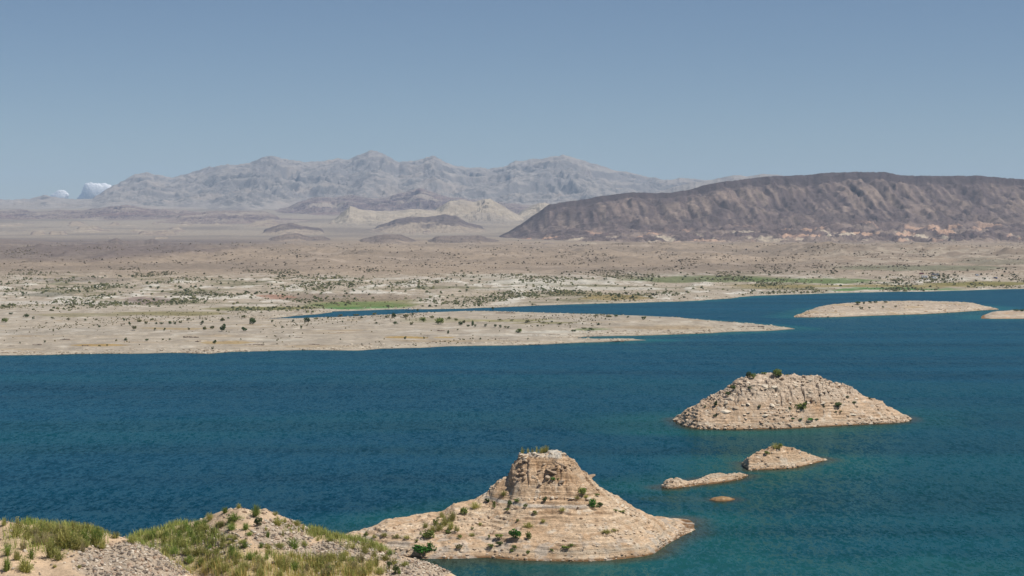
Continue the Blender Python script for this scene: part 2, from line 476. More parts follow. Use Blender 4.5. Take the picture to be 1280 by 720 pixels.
hill_range('mountain_range', skyline, 15000, 3600, 1500, M_MTN, c_mtn, L=680, carve=0.72, power=0.95, ncol=1250, nrow=260, crest_var=900)
hill_range('mountain_ridge', [(800, 248), (822, 240), (838, 235), (856, 230.6), (874, 227), (890, 225), (905, 221), (916, 219), (926, 219.5), (935, 221),
                              (950, 217.5), (970, 219), (1000, 223), (1100, 235), (1200, 245)], 12000, 1500, 800, M_MTN, c_mtn, L=800, ncol=300, nrow=90, seed=4.0)


def c_foot(X, Y, Z, st, T, U_, rn):
    C = base((0.27, 0.215, 0.185), X)
    C = mix(C, (0.12, 0.09, 0.095), sst(0.2, 0.6, st) * 0.95)
    C = mix(C, (0.22, 0.15, 0.135), sst(0.0, 0.35, fbm(X / 300, Z / 14, 4)) * 0.7)
    C = mix(C, (0.37, 0.31, 0.25), sst(0.1, 0.4, fbm(X / 350 + 9, Y / 350, 4)) * 0.8)
    return C


hill_range('foothills', [(320, 266), (345, 262), (362, 258), (380, 250), (395, 246), (415, 247), (440, 243), (460, 248), (480, 247), (505, 240), (525, 235),
                         (545, 241), (560, 246), (600, 250), (640, 254), (680, 258), (720, 263), (760, 268)], 11000, 1500, 900, M_MTN, c_foot, L=230, carve=0.75,
           ncol=520, nrow=120, seed=2.0, power=1.0)
hill_range('foothills', [(-300, 262), (-100, 264), (0, 264), (25, 261), (50, 265), (75, 262), (100, 263), (130, 259), (158, 256), (190, 261), (225, 262), (262, 267),
                         (300, 270), (330, 275)], 9800, 1300, 800, M_MTN, c_foot, L=170, carve=0.8, ncol=560, nrow=120, seed=8.0, power=0.9)
hill_range('foothills', [(-300, 275), (-50, 274), (0, 276), (40, 275), (110, 279), (190, 275), (230, 268), (262, 264), (290, 263), (330, 264), (350, 270), (385, 272), (420, 276), (470, 282)],
           8900, 1300, 900, M_MTN, c_foot, L=190, carve=0.7, ncol=500, nrow=90, seed=5.5, power=1.1)


def c_cream(X, Y, Z, st, T, U_, rn):
    C = base((0.40, 0.335, 0.25), X)
    C = mix(C, (0.27, 0.22, 0.165), sst(0.25, 0.8, st) * 0.7)
    C = mix(C, (0.30, 0.25, 0.2), sst(0.0, 0.4, fbm(X / 160, Y / 160, 4)) * 0.7)
    C = mix(C, (0.26, 0.22, 0.18), sst(-0.55, -0.95, T))
    return C


hill_range('hill', [(525, 274), (540, 265), (552, 257), (562, 251), (575, 249.5), (592, 252), (605, 249), (613, 248.3), (625, 255), (640, 264), (655, 273)],
           8600, 800, 500, M_MESA, c_cream, L=230, carve=0.6, ncol=240, nrow=90, seed=1.5, power=0.9)
hill_range('hill', [(400, 282), (418, 274), (430, 264), (438, 258), (447, 261), (470, 264), (500, 263), (520, 261), (545, 263), (565, 272)],
           8300, 900, 500, M_MESA, c_cream, L=260, carve=0.5, ncol=240, nrow=80, seed=3.5, power=1.1)
hill_range('hill', [(635, 276), (655, 262), (668, 255), (680, 253), (697, 258), (715, 268)], 9200, 700, 500, M_MESA, c_cream, L=220, carve=0.6,
           ncol=140, nrow=70, seed=6.5, power=0.9)


def c_dark(X, Y, Z, st, T, U_, rn):
    C = base((0.135, 0.105, 0.095), X)
    C = mix(C, (0.10, 0.08, 0.08), sst(0.2, 0.5, st) * 0.8)
    C = mix(C, (0.23, 0.18, 0.15), sst(0.05, 0.4, fbm(X / 110, Y / 110, 5)) * 0.75)
    C = mix(C, (0.32, 0.26, 0.20), sst(-0.25, -0.7, T + 0.5 * fbm(X / 90, Y / 200, 4)))
    C = mix(C, (0.32, 0.26, 0.20), sst(0.16, 0.05, np.abs(U_ - U_.min()) / np.ptp(U_)) + sst(0.84, 0.95, np.abs(U_ - U_.min()) / np.ptp(U_)))
    return C


hill_range('hill', [(430, 289), (455, 285), (480, 280), (495, 274), (510, 271), (530, 271.2), (545, 269.5), (556, 267.5), (570, 270), (582, 277), (596, 281), (615, 285), (640, 288)],
           7200, 1000, 500, M_MESA, c_dark, L=150, carve=0.55, ncol=200, nrow=70, seed=2.2, power=0.9)
hill_range('hill', [(285, 299), (308, 295), (320, 291), (333, 286), (350, 280), (365, 278.5), (378, 283), (397, 284), (408, 289), (430, 293), (450, 297)], 6700, 900, 400, M_MESA, c_dark, L=140,
           carve=0.55, ncol=160, nrow=60, seed=9.1, power=0.9)


def c_grey(X, Y, Z, st, T, U_, rn):
    C = base((0.20, 0.16, 0.135), X)
    C = mix(C, (0.13, 0.105, 0.095), sst(0.1, 0.4, st) * 0.8)
    C = mix(C, (0.25, 0.195, 0.155), sst(0.0, 0.4, fbm(X / 140 + 3, Y / 140, 5)) * 0.7)
    C = mix(C, (0.33, 0.26, 0.195), sst(-0.3, -0.8, T + 0.5 * fbm(X / 90, Y / 200, 4)) * 0.9)
    return C


hill_range('hill', [(270, 310), (300, 307), (325, 303), (340, 297), (360, 292), (372, 291), (388, 296.5), (405, 295), (420, 301), (440, 305), (470, 309)], 5000, 900, 400, M_MESA, c_grey,
           L=130, carve=0.5, ncol=180, nrow=60, seed=7.7, power=1.0)
hill_range('hill', [(400, 309), (425, 306), (440, 303), (455, 298), (480, 292.5), (500, 293), (520, 300), (532, 301), (545, 296), (560, 294.5), (600, 294), (616, 299), (640, 303), (680, 308)],
           4700, 1000, 400, M_MESA, c_grey, L=130, carve=0.5, ncol=300, nrow=60, seed=4.4, power=1.0)
hill_range('hill', [(-350, 304), (-100, 300), (0, 298), (30, 300.5), (80, 302.5), (130, 301.5), (138, 299.5), (146, 297.2), (153, 301), (180, 300.5), (191, 298.8), (200, 301.5),
                    (225, 303.5), (300, 307), (350, 312)], 4300, 2000, 500, M_MESA, c_grey, L=420, carve=0.25, ncol=520, nrow=110, seed=1.1, power=0.75)

def c_fan(X, Y, Z, st, T, U_, rn):
    C = base((0.34, 0.275, 0.205), X)
    C = mix(C, (0.20, 0.155, 0.135), sst(0.12, 0.4, st) * 0.8)
    C = mix(C, (0.24, 0.19, 0.16), sst(0.0, 0.35, fbm(X / 120, Y / 160, 5)) * 0.8)
    C = mix(C, (0.44, 0.37, 0.28), sst(0.12, 0.4, fbm(X / 90 + 9, Y / 120, 5)) * 0.8)
    return C


for (Yh, yt, yb, uA, uB, sd) in ((7900, 274.5, 283, -250, 520, 1.0), (7000, 281.5, 289, -300, 330, 2.0), (6300, 287, 294, -200, 300, 3.0), (6500, 286, 292, 400, 640, 4.0), (5300, 295, 302, -250, 320, 5.0), (8000, 273, 282, 560, 700, 6.0), (4000, 302, 309, 560, 900, 7.0), (3700, 303, 312, 880, 1400, 8.0)):
    uu = np.linspace(uA, uB, 60)
    ed = np.clip(np.minimum(uu - uA, uB - uu) / 90.0, 0, 1)
    hh = yb - (yb - yt) * np.clip(0.55 + 1.1 * fbm(uu / 45 + sd, uu * 0 + sd, 4), 0.05, 1.1) * ed
    hill_range('hill', list(zip(uu, hh)), Yh, 800, 500, M_MESA, c_fan, L=140, carve=0.6, ncol=420, nrow=60, seed=20 + sd, power=1.0)

mesa_sky = [(598, 303), (620, 297), (640, 287), (660, 274), (674, 264), (687, 255.5), (700, 253.5), (720, 250.6), (738, 247.8), (745, 246), (770, 243), (790, 240.6),
            (815, 241.3), (840, 240.5), (860, 237.5), (875, 233), (900, 227.5), (931, 224), (950, 221.5), (972, 220), (1006, 218.6), (1030, 216.3), (1044, 215.6),
            (1075, 214.8), (1104, 215), (1115, 217), (1126, 219), (1160, 220), (1224, 219.5), (1250, 222), (1285, 224.5), (1400, 232), (1600, 246), (1750, 270), (1850, 300)]


def mesa_shape(T, s, U_):
    q = np.clip(1 + T, 0, 1)
    # talus apron, then a steeper face, then the cap rock
    p = 0.40 * np.clip(q / 0.62, 0, 1) ** 1.25 + 0.47 * sst(0.56, 0.93, q) + 0.13 * sst(0.945, 0.975, q)
    return np.where(T >= 0, np.where(T < 0.7, 1.0, np.clip((1 - T) / 0.3, 0, 1)), p)


def c_mesa(X, Y, Z, st, T, U_, rn):
    q = 1 + T
    C = base((0.135, 0.102, 0.095), X)
    C = mix(C, (0.075, 0.058, 0.058), sst(0.90, 0.985, q) * 0.9)
    gul = (rn - 0.3) * 4
    C = mix(C, (0.225, 0.17, 0.14), sst(-0.1, 0.9, gul) * sst(0.3, 0.55, q) * sst(0.97, 0.8, q) * sst(-0.25, 0.25, fbm(X / 300 + 2, Y / 300, 3)))
    st_ = fbm(X / 16 + 0.8 * fbm(X / 120, Y / 300, 3) + Y / 420, Y / 420, 4)
    C = mix(C, (0.30, 0.235, 0.18), sst(0.02, 0.3, st_) * sst(0.45, 0.62, q) * sst(0.955, 0.9, q) * 0.42)
    C = mix(C, (0.085, 0.066, 0.064), sst(-0.02, -0.25, st_) * sst(0.4, 0.6, q) * 0.7)
    C = mix(C, (0.095, 0.073, 0.07), sst(0.05, 0.35, fbm(X / 130 + 6, Y / 240, 5)) * 0.8)
    C = mix(C, (0.27, 0.21, 0.17), sst(0.0, 0.3, fbm(X / 150, Y / 130 + 5, 5)) * sst(0.7, 0.3, q) * 0.8)
    C = mix(C, (0.125, 0.095, 0.085), sst(0.05, 0.3, fbm(X / 200 + 3, Y / 90 + 8, 5)) * sst(0.7, 0.3, q) * 0.6)
    C = mix(C, (0.50, 0.33, 0.23), sst(0.20, 0.32, fbm(X / 80 + 1.7, Y / 150 + 3, 4)) * sst(0.55, 0.38, q) * 0.85)
    C = mix(C, (0.52, 0.44, 0.33), sst(0.22, 0.34, fbm(X / 110 + 8, Y / 70 + 1, 4)) * sst(0.46, 0.28, q) * 0.85)
    C = mix(C, (0.32, 0.25, 0.19), sst(0.22, 0.02, q + 0.12 * fbm(X / 120, Y / 90, 4)) * 0.85)
    C = mix(C, (0.50, 0.31, 0.23), sst(1.0, 0.4, ((U_ - 648) / 18) ** 2 + ((q - 0.22) / 0.10) ** 2 + 0.8 * fbm(X / 30, Y / 40, 3)))
    return C


hill_range('mesa', mesa_sky, 5600, 1500, 1500, M_MESA, c_mesa, L=300, carve=0.40, ncol=1150, nrow=260, plateau=0.6, seed=12.3, shape=mesa_shape)

# ================================================================== ISLANDS
def island_grid(wl, sil, depth, ncol, nrow, p_front=0.8, rough=0.35, strata=0.5, step=0.9, seed=0.0, knob=None, taper=0.5, back=1.0, blocks=0.0, bsize=1.7, bz=2.0):
    u0, u1 = wl[0][0], wl[-1][0]
    u = np.linspace(u0, u1, ncol)
    yw = curve(wl, u); ysil = np.minimum(curve(sil, u), yw - 0.02)
    Yf = lake_dist(yw)
    s = 2 * (u - u0) / (u1 - u0) - 1
    w = np.clip(1 - s * s, 0.0, 1) ** taper
    w = np.maximum(w, 0.2)
    dep = depth * w if not callable(depth) else depth(u) * w
    Yr_ = Yf + dep
    zr = np.maximum(CAM_H - slope(ysil) * Yr_, 0.02)
    nf = int(nrow * 0.68)
    v = np.concatenate([np.linspace(-0.14, 1, nf, endpoint=False), np.linspace(1, 2.14, nrow - nf)])
    Uu, V = np.meshgrid(u, v)
    Yg = np.where(V <= 1, Yf + V * dep, Yr_ + (V - 1) * dep * back)
    X = (Uu - 640) / F * Yg
    q = np.clip(np.where(V <= 1, V, 2 - V), 0, 1)
    wp = Uu + (1 - q) * 0.07 * (u1 - u0) * fbm(X / 6 + seed, Yg / 6, 3)
    zr = np.stack([np.interp(wp[i], u, zr) for i in range(len(v))])
    if knob is None:
        Zz = zr * np.sin(q * np.pi / 2) ** p_front
    else:
        Zz = knob(Uu, V, q, zr, X, Yg)
    und = np.where(V < 0, -V, np.where(V > 2, V - 2, 0))
    mk = sst(0.0, 0.10, q) * np.clip(Zz / 1.5, 0.15, 1)
    n = fbm(X / 3.5 + seed, Yg / 3.5, 5); nb = fbm(X / 11 + seed, Yg / 11 + 3, 4)
    rg = ridged(X / 5.0 + seed, Yg / 7.0, 4)
    Zz = Zz + mk * rough * (0.8 * n + 0.9 * nb + 0.5 * (rg - 0.5))
    if strata:
        tz = Zz / step + 0.9 * nb + 0.25 * n
        fr = tz - np.floor(tz)
        Zz = Zz + mk * strata * step * (sst(0.3, 0.62, fr) - fr) * (0.1 + 1.7 * sst(-0.15, 0.3, fbm(X / 6 + seed + 4, Yg / 6, 3)))
    if blocks:
        f1, f2, cv = worley((X + 0.5 * n) / bsize, (Yg + 0.5 * nb) / (bsize * 1.3), int(seed))
        bm_ = sst(bz - 1.0, bz + 1.5, Zz + 1.5 * nb + 1.0 * n) * (0.15 + 0.95 * sst(-0.22, 0.16, fbm(X / 7.5 + 2 * seed, Yg / 9, 3)))
        Zz = Zz + blocks * bm_ * mk * ((cv - 0.45) * 1.2 + 0.5 * sst(0.0, 0.25, f2 - f1) - 0.4)
        g1_, g2_, cv2 = worley((X + 0.3 * nb) / (bsize * .45), Yg / (bsize * .6), int(seed) + 9)
        Zz = Zz + 0.4 * blocks * bm_ * mk * ((cv2 - 0.45) + 0.4 * sst(0, .25, g2_ - g1_) - .3)
    Zz = Zz + mk * rough * 0.5 * fbm(X / 1.1 + seed, Yg / 1.3, 4)
    Zz = np.where(und > 0, -und / 0.14 * 1.6, Zz + 0.02)
    G = dict(X=X, Y=Yg, Z=Zz, R=row_of(Yg, Zz), U=Uu, V=V, n=n, nb=nb, rg=rg)
    return G


def isl_colors(G, lo=(0.55, 0.40, 0.265), hi=(0.60, 0.46, 0.325), pale=(0.66, 0.575, 0.455), brown=(0.42, 0.27, 0.155), wet=0.35):
    X, Y, Zz, n, nb = G['X'], G['Y'], G['Z'], G['n'], G['nb']
    gy = np.gradient(Zz, axis=0) / np.maximum(np.abs(np.gradient(Y, axis=0)), 1e-3)
    st = np.abs(gy)
    C = base(lo, X)
    C = mix(C, hi, sst(-0.2, 0.3, nb))
    C = mix(C, pale, sst(0.12, 0.42, fbm(X / 1.6, Y / 2.2, 4)) * 0.75)
    C = mix(C, brown, sst(0.08, 0.4, fbm(X / 4 + 8, Y / 3, 4)) * 0.7)
    C = mix(C, brown, (0.5 + 0.5 * np.sin(Zz * 7.5 + 3 * nb)) * 0.28)
    C = mix(C, brown, sst(0.9, 2.2, st) * 0.6)
    C = mix(C, (0.54, 0.46, 0.35), sst(0.35, 0.1, np.abs(Zz - 1.15 - 0.3 * nb)) * 0.5)
    C = mix(C, (0.20, 0.115, 0.055), sst(wet, wet * 0.35, Zz + 0.12 * n))
    return C


# --- rocky headland with its flat-topped knoll
hl_wl = [(330, 688), (380, 690), (440, 692), (500, 696), (532, 698.5), (570, 698.5), (607, 697), (652, 700.5), (690, 701.5), (731, 702), (760, 700.5), (780, 698.5), (806, 695.5),
         (818, 692.5), (826, 687), (832, 682), (840, 677.5), (850, 672), (860, 667), (869, 662.6)]
hl_sil = [(330, 687.5), (380, 687), (412, 682), (430, 672), (440, 667), (457, 663.5), (470, 659), (484, 653), (500, 651), (517, 649.5), (535, 647), (553, 645), (560, 639), (568, 632.5),
          (577, 630.5), (585, 629.5), (600, 622.5), (611, 615.5), (616, 608), (621, 603), (630, 599.5), (636, 597.5), (638.5, 590), (640.5, 584), (645, 578.5), (649, 574), (652, 570),
          (665, 568), (680, 567), (687, 564), (696, 563), (702, 565), (704.5, 571), (712, 574), (720, 579), (727, 589), (734, 596), (742, 603), (750, 611), (761, 618), (770, 623),
          (780, 628.5), (790, 634), (799, 641), (806, 645), (814, 648.7), (825, 650.5), (836, 652.5), (846, 654), (855, 656), (862, 659), (869, 662)]
base_sil = [(330, 687.5), (412, 682), (440, 667), (484, 653), (535, 646), (585, 634), (620, 629), (680, 626.5), (730, 626), (765, 629), (790, 637), (814, 648.7), (836, 653), (855, 657), (869, 662)]


def hl_depth(u):
    return np.interp(u, [330, 400, 440, 470, 500, 540, 620, 690, 760, 820, 840, 869], [2, 4, 8.5, 11.5, 15, 18, 23, 24, 23, 21, 19, 18])


def hl_knob(Uu, V, q, zr, X, Yg):
    u = Uu[0]
    Yf = lake_dist(curve(hl_wl, u))
    s = 2 * (u - u[0]) / (u[-1] - u[0]) - 1
    dep = hl_depth(u) * np.maximum(np.clip(1 - s * s, 0, 1) ** 0.35, 0.06)
    zb = np.maximum(CAM_H - slope(np.minimum(curve(base_sil, u), curve(hl_wl, u) - 0.02)) * (Yf + dep), 0.02)
    zb = np.minimum(zb[None, :], zr)
    k = np.maximum(zr - zb, 0)
    prof = 0.8 * np.sin(q * np.pi / 2) ** 0.9 + 0.2 * sst(0.0, 0.12, q)
    kq = 0.5 * sst(0.32, 0.82, q) + 0.5 * sst(0.62, 0.93, q + 0.05 * fbm(X / 2.5, Yg / 4.0, 4))
    return zb * prof + k * kq


G_H = island_grid(hl_wl, hl_sil, hl_depth, 760, 330, rough=0.42, strata=0.42, step=0.62, seed=3.0, knob=hl_knob, taper=0.35, blocks=0.4, bsize=1.3, bz=7.8)
C = isl_colors(dict(G_H, Z=G_H['Z'] + 0.6 * sst(500, 440, G_H['U'])), wet=0.38, lo=(0.59, 0.425, 0.275), hi=(0.63, 0.485, 0.335))
C = mix(C, (0.46, 0.315, 0.20), sst(8.2, 10.2, G_H['Z']) * 0.55 * sst(-0.3, 0.3, G_H['nb'] + 0.1))
C = mix(C, (0.55, 0.50, 0.42), sst(12.9, 13.3, G_H['Z'] + 0.25 * G_H['n']))
C = mix(C, (0.52, 0.47, 0.40), sst(0.30, 0.12, np.abs(G_H['Z'] - 6.3 - 0.25 * G_H['nb'])) * sst(592, 612, G_H['U']) * sst(745, 725, G_H['U']) * 0.8)
C = mix(C, (0.48, 0.42, 0.35), sst(0.0, 0.3, fbm(G_H['X'] / 3 + 5, G_H['Y'] / 2, 4)) * sst(3.6, 1.8, G_H['Z']) * 0.7)
headland = tag(sheet('headland', G_H['X'], G_H['Y'], G_H['Z'], M_ISL, C), kind='structure')

# --- islands in the lake
mi_wl = [(843, 526.5), (850, 530), (859, 533.5), (873, 536.3), (900, 537), (919, 537), (978, 536), (1010, 534.5), (1052, 532), (1090, 530.2), (1112, 529.5), (1130, 528), (1139, 526)]
mi_sil = [(843, 526), (850, 519), (862, 510), (880, 501), (898, 493), (916, 483.5), (922, 477), (928, 474.5), (938, 471), (948, 468), (965, 467), (984, 469.3), (1000, 470.5), (1014, 469.5), (1022, 470), (1026, 473),
          (1037, 478.6), (1046, 481), (1058, 484.5), (1070, 489), (1082, 496), (1092, 499.5), (1103, 502), (1109, 509), (1117, 511.5), (1127, 516.6), (1134, 520), (1139, 525.5)]
G_M = island_grid(mi_wl, mi_sil, 19.0, 520, 230, p_front=0.95, rough=0.55, strata=0.38, step=0.7, seed=21.0, taper=0.45, blocks=0.9, bsize=1.45, bz=4.6)
Cm = isl_colors(G_M, lo=(0.55, 0.405, 0.275), hi=(0.58, 0.455, 0.335), pale=(0.65, 0.57, 0.46))
Cm = mix(Cm, (0.56, 0.46, 0.355), sst(4.5, 7.5, G_M['Z'] + G_M['nb']) * 0.7)
tag(sheet('rocky_island', G_M['X'], G_M['Y'], G_M['Z'], M_ISL, Cm, origin=True),
    'large mound shaped rocky island with jumbled pale boulders and green bushes on its crest', 'island')

si_wl = [(928, 580.5), (932, 584.5), (937, 588), (966, 587), (993, 585.5), (1010, 581.8), (1020, 579), (1028, 577), (1034, 575.5)]
si_sil = [(928, 579.5), (932, 575), (941, 570), (951, 565), (960, 561), (968, 559), (975, 558), (981, 558.2), (993, 560.5), (1004, 564), (1014, 568), (1024, 572), (1034, 575.2)]
G_S = island_grid(si_wl, si_sil, 6.5, 220, 120, p_front=0.8, rough=0.45, strata=0.4, step=0.5, seed=33.0, blocks=0.3, bsize=1.2, bz=0.3)
tag(sheet('rock_islet', G_S['X'], G_S['Y'], G_S['Z'], M_ISL, isl_colors(G_S, wet=0.3), origin=True),
    'small cone shaped tan rock islet with a yellow green tuft on its top', 'islet')

li_wl = [(828, 610), (836, 611), (844, 611), (864, 608), (880, 606), (901, 604), (915, 601.5), (928, 599), (936, 595)]
li_sil = [(828, 608.5), (831, 602.5), (838, 600), (847, 599.3), (855, 601), (861, 603), (870, 601), (877, 599), (883, 595), (889, 593), (901, 590.7), (908, 592.5), (914, 593), (921, 591.5), (928, 591.2), (932, 593), (936, 594.8)]
G_L = island_grid(li_wl, li_sil, 4.0, 240, 100, p_front=0.7, rough=0.5, strata=0.2, step=0.4, seed=44.0, blocks=0.4, bsize=1.5, bz=0.2)
tag(sheet('rock_islet', G_L['X'], G_L['Y'], G_L['Z'], M_ISL, isl_colors(G_L, wet=0.45, lo=(0.46, 0.33, 0.21)), origin=True),
    'long low chain of bare brown rock beside the small cone shaped islet', 'islet')

ti_wl = [(888, 625.2), (896, 626.6), (905, 626.8), (913, 626.2), (920, 624.6)]
ti_sil = [(888, 624.8), (893, 622.3), (903, 620.6), (912, 621.6), (920, 624.4)]
G_T = island_grid(ti_wl, ti_sil, 2.0, 90, 60, p_front=0.7, rough=0.15, strata=0.0, seed=51.0)
tag(sheet('rock_islet', G_T['X'], G_T['Y'], G_T['Z'], M_ISL, isl_colors(G_T, wet=0.25, lo=(0.30, 0.19, 0.09), hi=(0.32, 0.21, 0.11), pale=(0.38, 0.28, 0.18)), origin=True),
    'tiny orange brown rock barely rising above the water', 'islet')

fa_wl = [(993, 396.6), (1010, 396.7), (1044, 396.4), (1092, 394.6), (1156, 392.6), (1194, 390.4), (1225, 388.2), (1248, 387)]
fa_sil = [(993, 396), (1003, 392.6), (1010, 389.5), (1025, 384), (1040, 381.6), (1062, 380), (1085, 378.6), (1111, 377.8), (1156, 377.4), (1190, 378), (1212, 378.8), (1222, 381), (1231, 383), (1248, 386.4)]
G_A = island_grid(fa_wl, fa_sil, lambda u: np.interp(u, [993, 1030, 1100, 1200, 1248], [30, 60, 80, 60, 25]), 420, 120, p_front=0.75, rough=0.3, strata=0.45, step=0.9, seed=61.0, taper=0.3)
Ca = isl_colors(G_A, lo=(0.385, 0.32, 0.245), hi=(0.36, 0.305, 0.24), pale=(0.48, 0.43, 0.355), brown=(0.33, 0.25, 0.18), wet=0.25)
Ca = mix(Ca, (0.34, 0.245, 0.12), sst(0.1, 0.4, fbm(G_A['X'] / 30, G_A['Y'] / 12, 4)) * 0.6)
tag(sheet('sandy_island', G_A['X'], G_A['Y'], G_A['Z'], M_FAR, Ca, origin=True),
    'long flat pale sandy island lying in the channel before the far shore', 'island')
fb_wl = [(1227, 398.2), (1245, 398.6), (1285, 398.4), (1340, 397.5), (1400, 394)]
fb_sil = [(1227, 397.6), (1233, 394.5), (1240, 391.6), (1246, 390), (1262, 389), (1285, 388.4), (1330, 387.5), (1370, 390), (1400, 393.6)]
G_B = island_grid(fb_wl, fb_sil, 45.0, 180, 90, p_front=0.75, rough=0.25, strata=0.4, step=0.8, seed=71.0, taper=0.3)
tag(sheet('sandy_island', G_B['X'], G_B['Y'], G_B['Z'], M_FAR, isl_colors(G_B, lo=(0.385, 0.32, 0.245), hi=(0.36, 0.305, 0.24), pale=(0.48, 0.43, 0.355), wet=0.25), origin=True),
    'sandy island cut off by the right edge of the view', 'island')

# ================================================================== NEAR SHORE (foreground bank)
m1_sil = [(-260, 668), (-120, 656), (-40, 655), (0, 655), (25, 657), (48, 659), (70, 661), (100, 664), (125, 668.5), (135, 671), (160, 677), (185, 688), (205, 700), (230, 716), (260, 740)]
m2_sil = [(60, 705), (130, 684), (160, 674.5), (185, 670), (215, 660), (245, 652), (262, 645), (275, 640), (285, 636.5), (297, 635), (308, 637.5), (316, 641), (322, 637.5), (331, 636.2), (338, 641),
          (348, 645), (360, 650), (372, 657), (384, 663.5), (400, 668), (430, 675), (455, 681.5), (480, 690), (510, 699), (535, 706), (560, 716), (590, 735)]
xs = np.concatenate([np.linspace(-95, -48, 60, endpoint=False), np.linspace(-48, 6, 560, endpoint=False), np.linspace(6, 110, 90)])
ysn = np.concatenate([np.linspace(-25, 104, 110, endpoint=False), np.linspace(104, 160, 460, endpoint=False), np.linspace(160, 275, 150)])
XN, YN = np.meshgrid(xs, ysn)
UN = 640 + XN / np.maximum(YN, 20) * F
baseN = np.interp(YN, [-25, 0, 60, 110, 180, 250, 275], [50.5, 48.35, 36.2, 25.6, 10.5, -3.5, -8.0]) + 0.3 * fbm(XN / 9, YN / 9, 4) * sst(10, 40, YN)


def mound(sil, Yc, fr, bk, pf=0.85, pb=1.0):
    Ycu = Yc + 2.0 * perlin(UN / 70.0, UN * 0 + Yc)
    us = np.linspace(-1500, 2500, 4001)
    cs = curve(sil, us); kk = np.hanning(61); kk /= kk.sum()
    sm = np.convolve(np.pad(cs, 30, 'edge'), kk, 'valid')
    wgt = sst(7.0, 1.5, np.abs(YN - Ycu))
    uw_ = UN + 14 * fbm(XN / 4.5 + Yc, YN / 4.5, 3) * (1 - wgt)
    zr = CAM_H - slope(np.interp(UN, us, cs) * wgt + np.interp(uw_, us, sm) * (1 - wgt)) * Ycu
    t = np.where(YN < Ycu, (Ycu - YN) / fr, (YN - Ycu) / bk)
    return zr, t


z1, t1 = mound(m1_sil, 124.0, 16.0, 30.0)
z2, t2 = mound(m2_sil, 146.0, 19.0, 34.0)
g1 = z1 - np.where(YN < 124, 2.2, 13.0) * np.clip(t1, 0, 4) ** 1.5
g2 = z2 - np.where(YN < 146, 5.2, 13.0) * np.clip(t2, 0, 4) ** 1.35
ZN = np.maximum(np.maximum(baseN, g1), g2)
nn = fbm(XN / 2.2, YN / 2.2, 5); nl = fbm(XN / 8, YN / 8 + 7, 4)
amp = sst(70, 105, YN)
ZN = ZN + amp * (0.16 * nn + 0.10 * ridged(XN / 1.6, YN / 1.6, 3) - 0.05)
RN = row_of(np.maximum(YN, 1), ZN)
CN = base((0.55, 0.40, 0.26), XN)
CN = mix(CN, (0.46, 0.345, 0.235), sst(-0.2, 0.3, nl))
CN = mix(CN, (0.60, 0.48, 0.34), sst(0.1, 0.4, nn) * 0.6)
# gravelly faces
def gravel_mask(u, r):
    a = sst(1.2, 0.7, ((u - 165) / 75) ** 2 + ((r - 703) / 26) ** 2)
    b = sst(1.2, 0.7, ((u - 350) / 40) ** 2 + ((r - 668) / 19) ** 2)
    c = sst(1.2, 0.7, ((u - 430) / 80) ** 2 + ((r - 690) / 13) ** 2)
    e = sst(1.2, 0.7, ((u - 520) / 45) ** 2 + ((r - 712) / 13) ** 2)
    f = 0.5 * sst(1.2, 0.7, ((u - 250) / 60) ** 2 + ((r - 675) / 20) ** 2)
    return np.clip(a + b + c + e + f, 0, 1)


gm = gravel_mask(UN + 12 * nl, RN + 4 * nn) * amp
CN = mix(CN, (0.36, 0.295, 0.225), gm * 0.85)


def grass_mask(u, r):
    a = sst(1.2, 0.5, ((u - 362) / 130) ** 2 + ((r - 712) / 20) ** 2)
    a = a + 0.8 * sst(1.2, 0.4, ((u - 425) / 75) ** 2 + ((r - 664 - (u - 370) * 0.22) / 5) ** 2)
    b = 0.75 * sst(1.2, 0.6, ((u - 215) / 60) ** 2 + ((r - 672) / 18) ** 2)
    c = 0.45 * sst(1.2, 0.6, ((u - 255) / 60) ** 2 + ((r - 695) / 25) ** 2)
    e = 0.55 * sst(1.2, 0.6, ((u - 60) / 70) ** 2 + ((r - 672) / 20) ** 2)
    return np.clip(a + b + c + e, 0, 1)


gs = grass_mask(UN + 16 * nl, RN + 6 * nn) * amp
CN = mix(CN, (0.36, 0.30, 0.15), gs * 0.6)
CN = mix(CN, (0.24, 0.18, 0.12), (sst(0.6, 0.1, ZN)))
tag(sheet('near_shore', XN, YN, ZN, M_NEAR, CN), kind='structure')


def near_z(x, y):
    i = np.clip(np.searchsorted(ysn, y) - 1, 0, len(ysn) - 2); j = np.clip(np.searchsorted(xs, x) - 1, 0, len(xs) - 2)
    ty = np.clip((y - ysn[i]) / (ysn[i + 1] - ysn[i]), 0, 1); tx = np.clip((x - xs[j]) / (xs[j + 1] - xs[j]), 0, 1)
    return (ZN[i, j] * (1 - tx) + ZN[i, j + 1] * tx) * (1 - ty) + (ZN[i + 1, j] * (1 - tx) + ZN[i + 1, j + 1] * tx) * ty


def hit_near(u, y):
    Ys = np.linspace(80, 200, 1600)
    Xs = (u - 640) / F * Ys
    z = near_z(Xs, Ys)
    r = row_of(Ys, z)
    k = np.where(r <= y)[0]; k = k[k > 0]
    i = k[0] if len(k) else int(np.argmin(r))
    return Vector((Xs[i], Ys[i], z[i]))


# ================================================================== WATER
uw = np.concatenate([np.linspace(-900, -40, 40, endpoint=False), np.linspace(-40, 1320, 640, endpoint=False), np.linspace(1320, 2100, 40)])
yw = np.concatenate([np.geomspace(120, 240, 30, endpoint=False), 1.0 / np.linspace(1 / 240.0, 1 / 1900.0, 520)])
UW, YW = np.meshgrid(uw, yw)
XW = (UW - 640) / F * YW


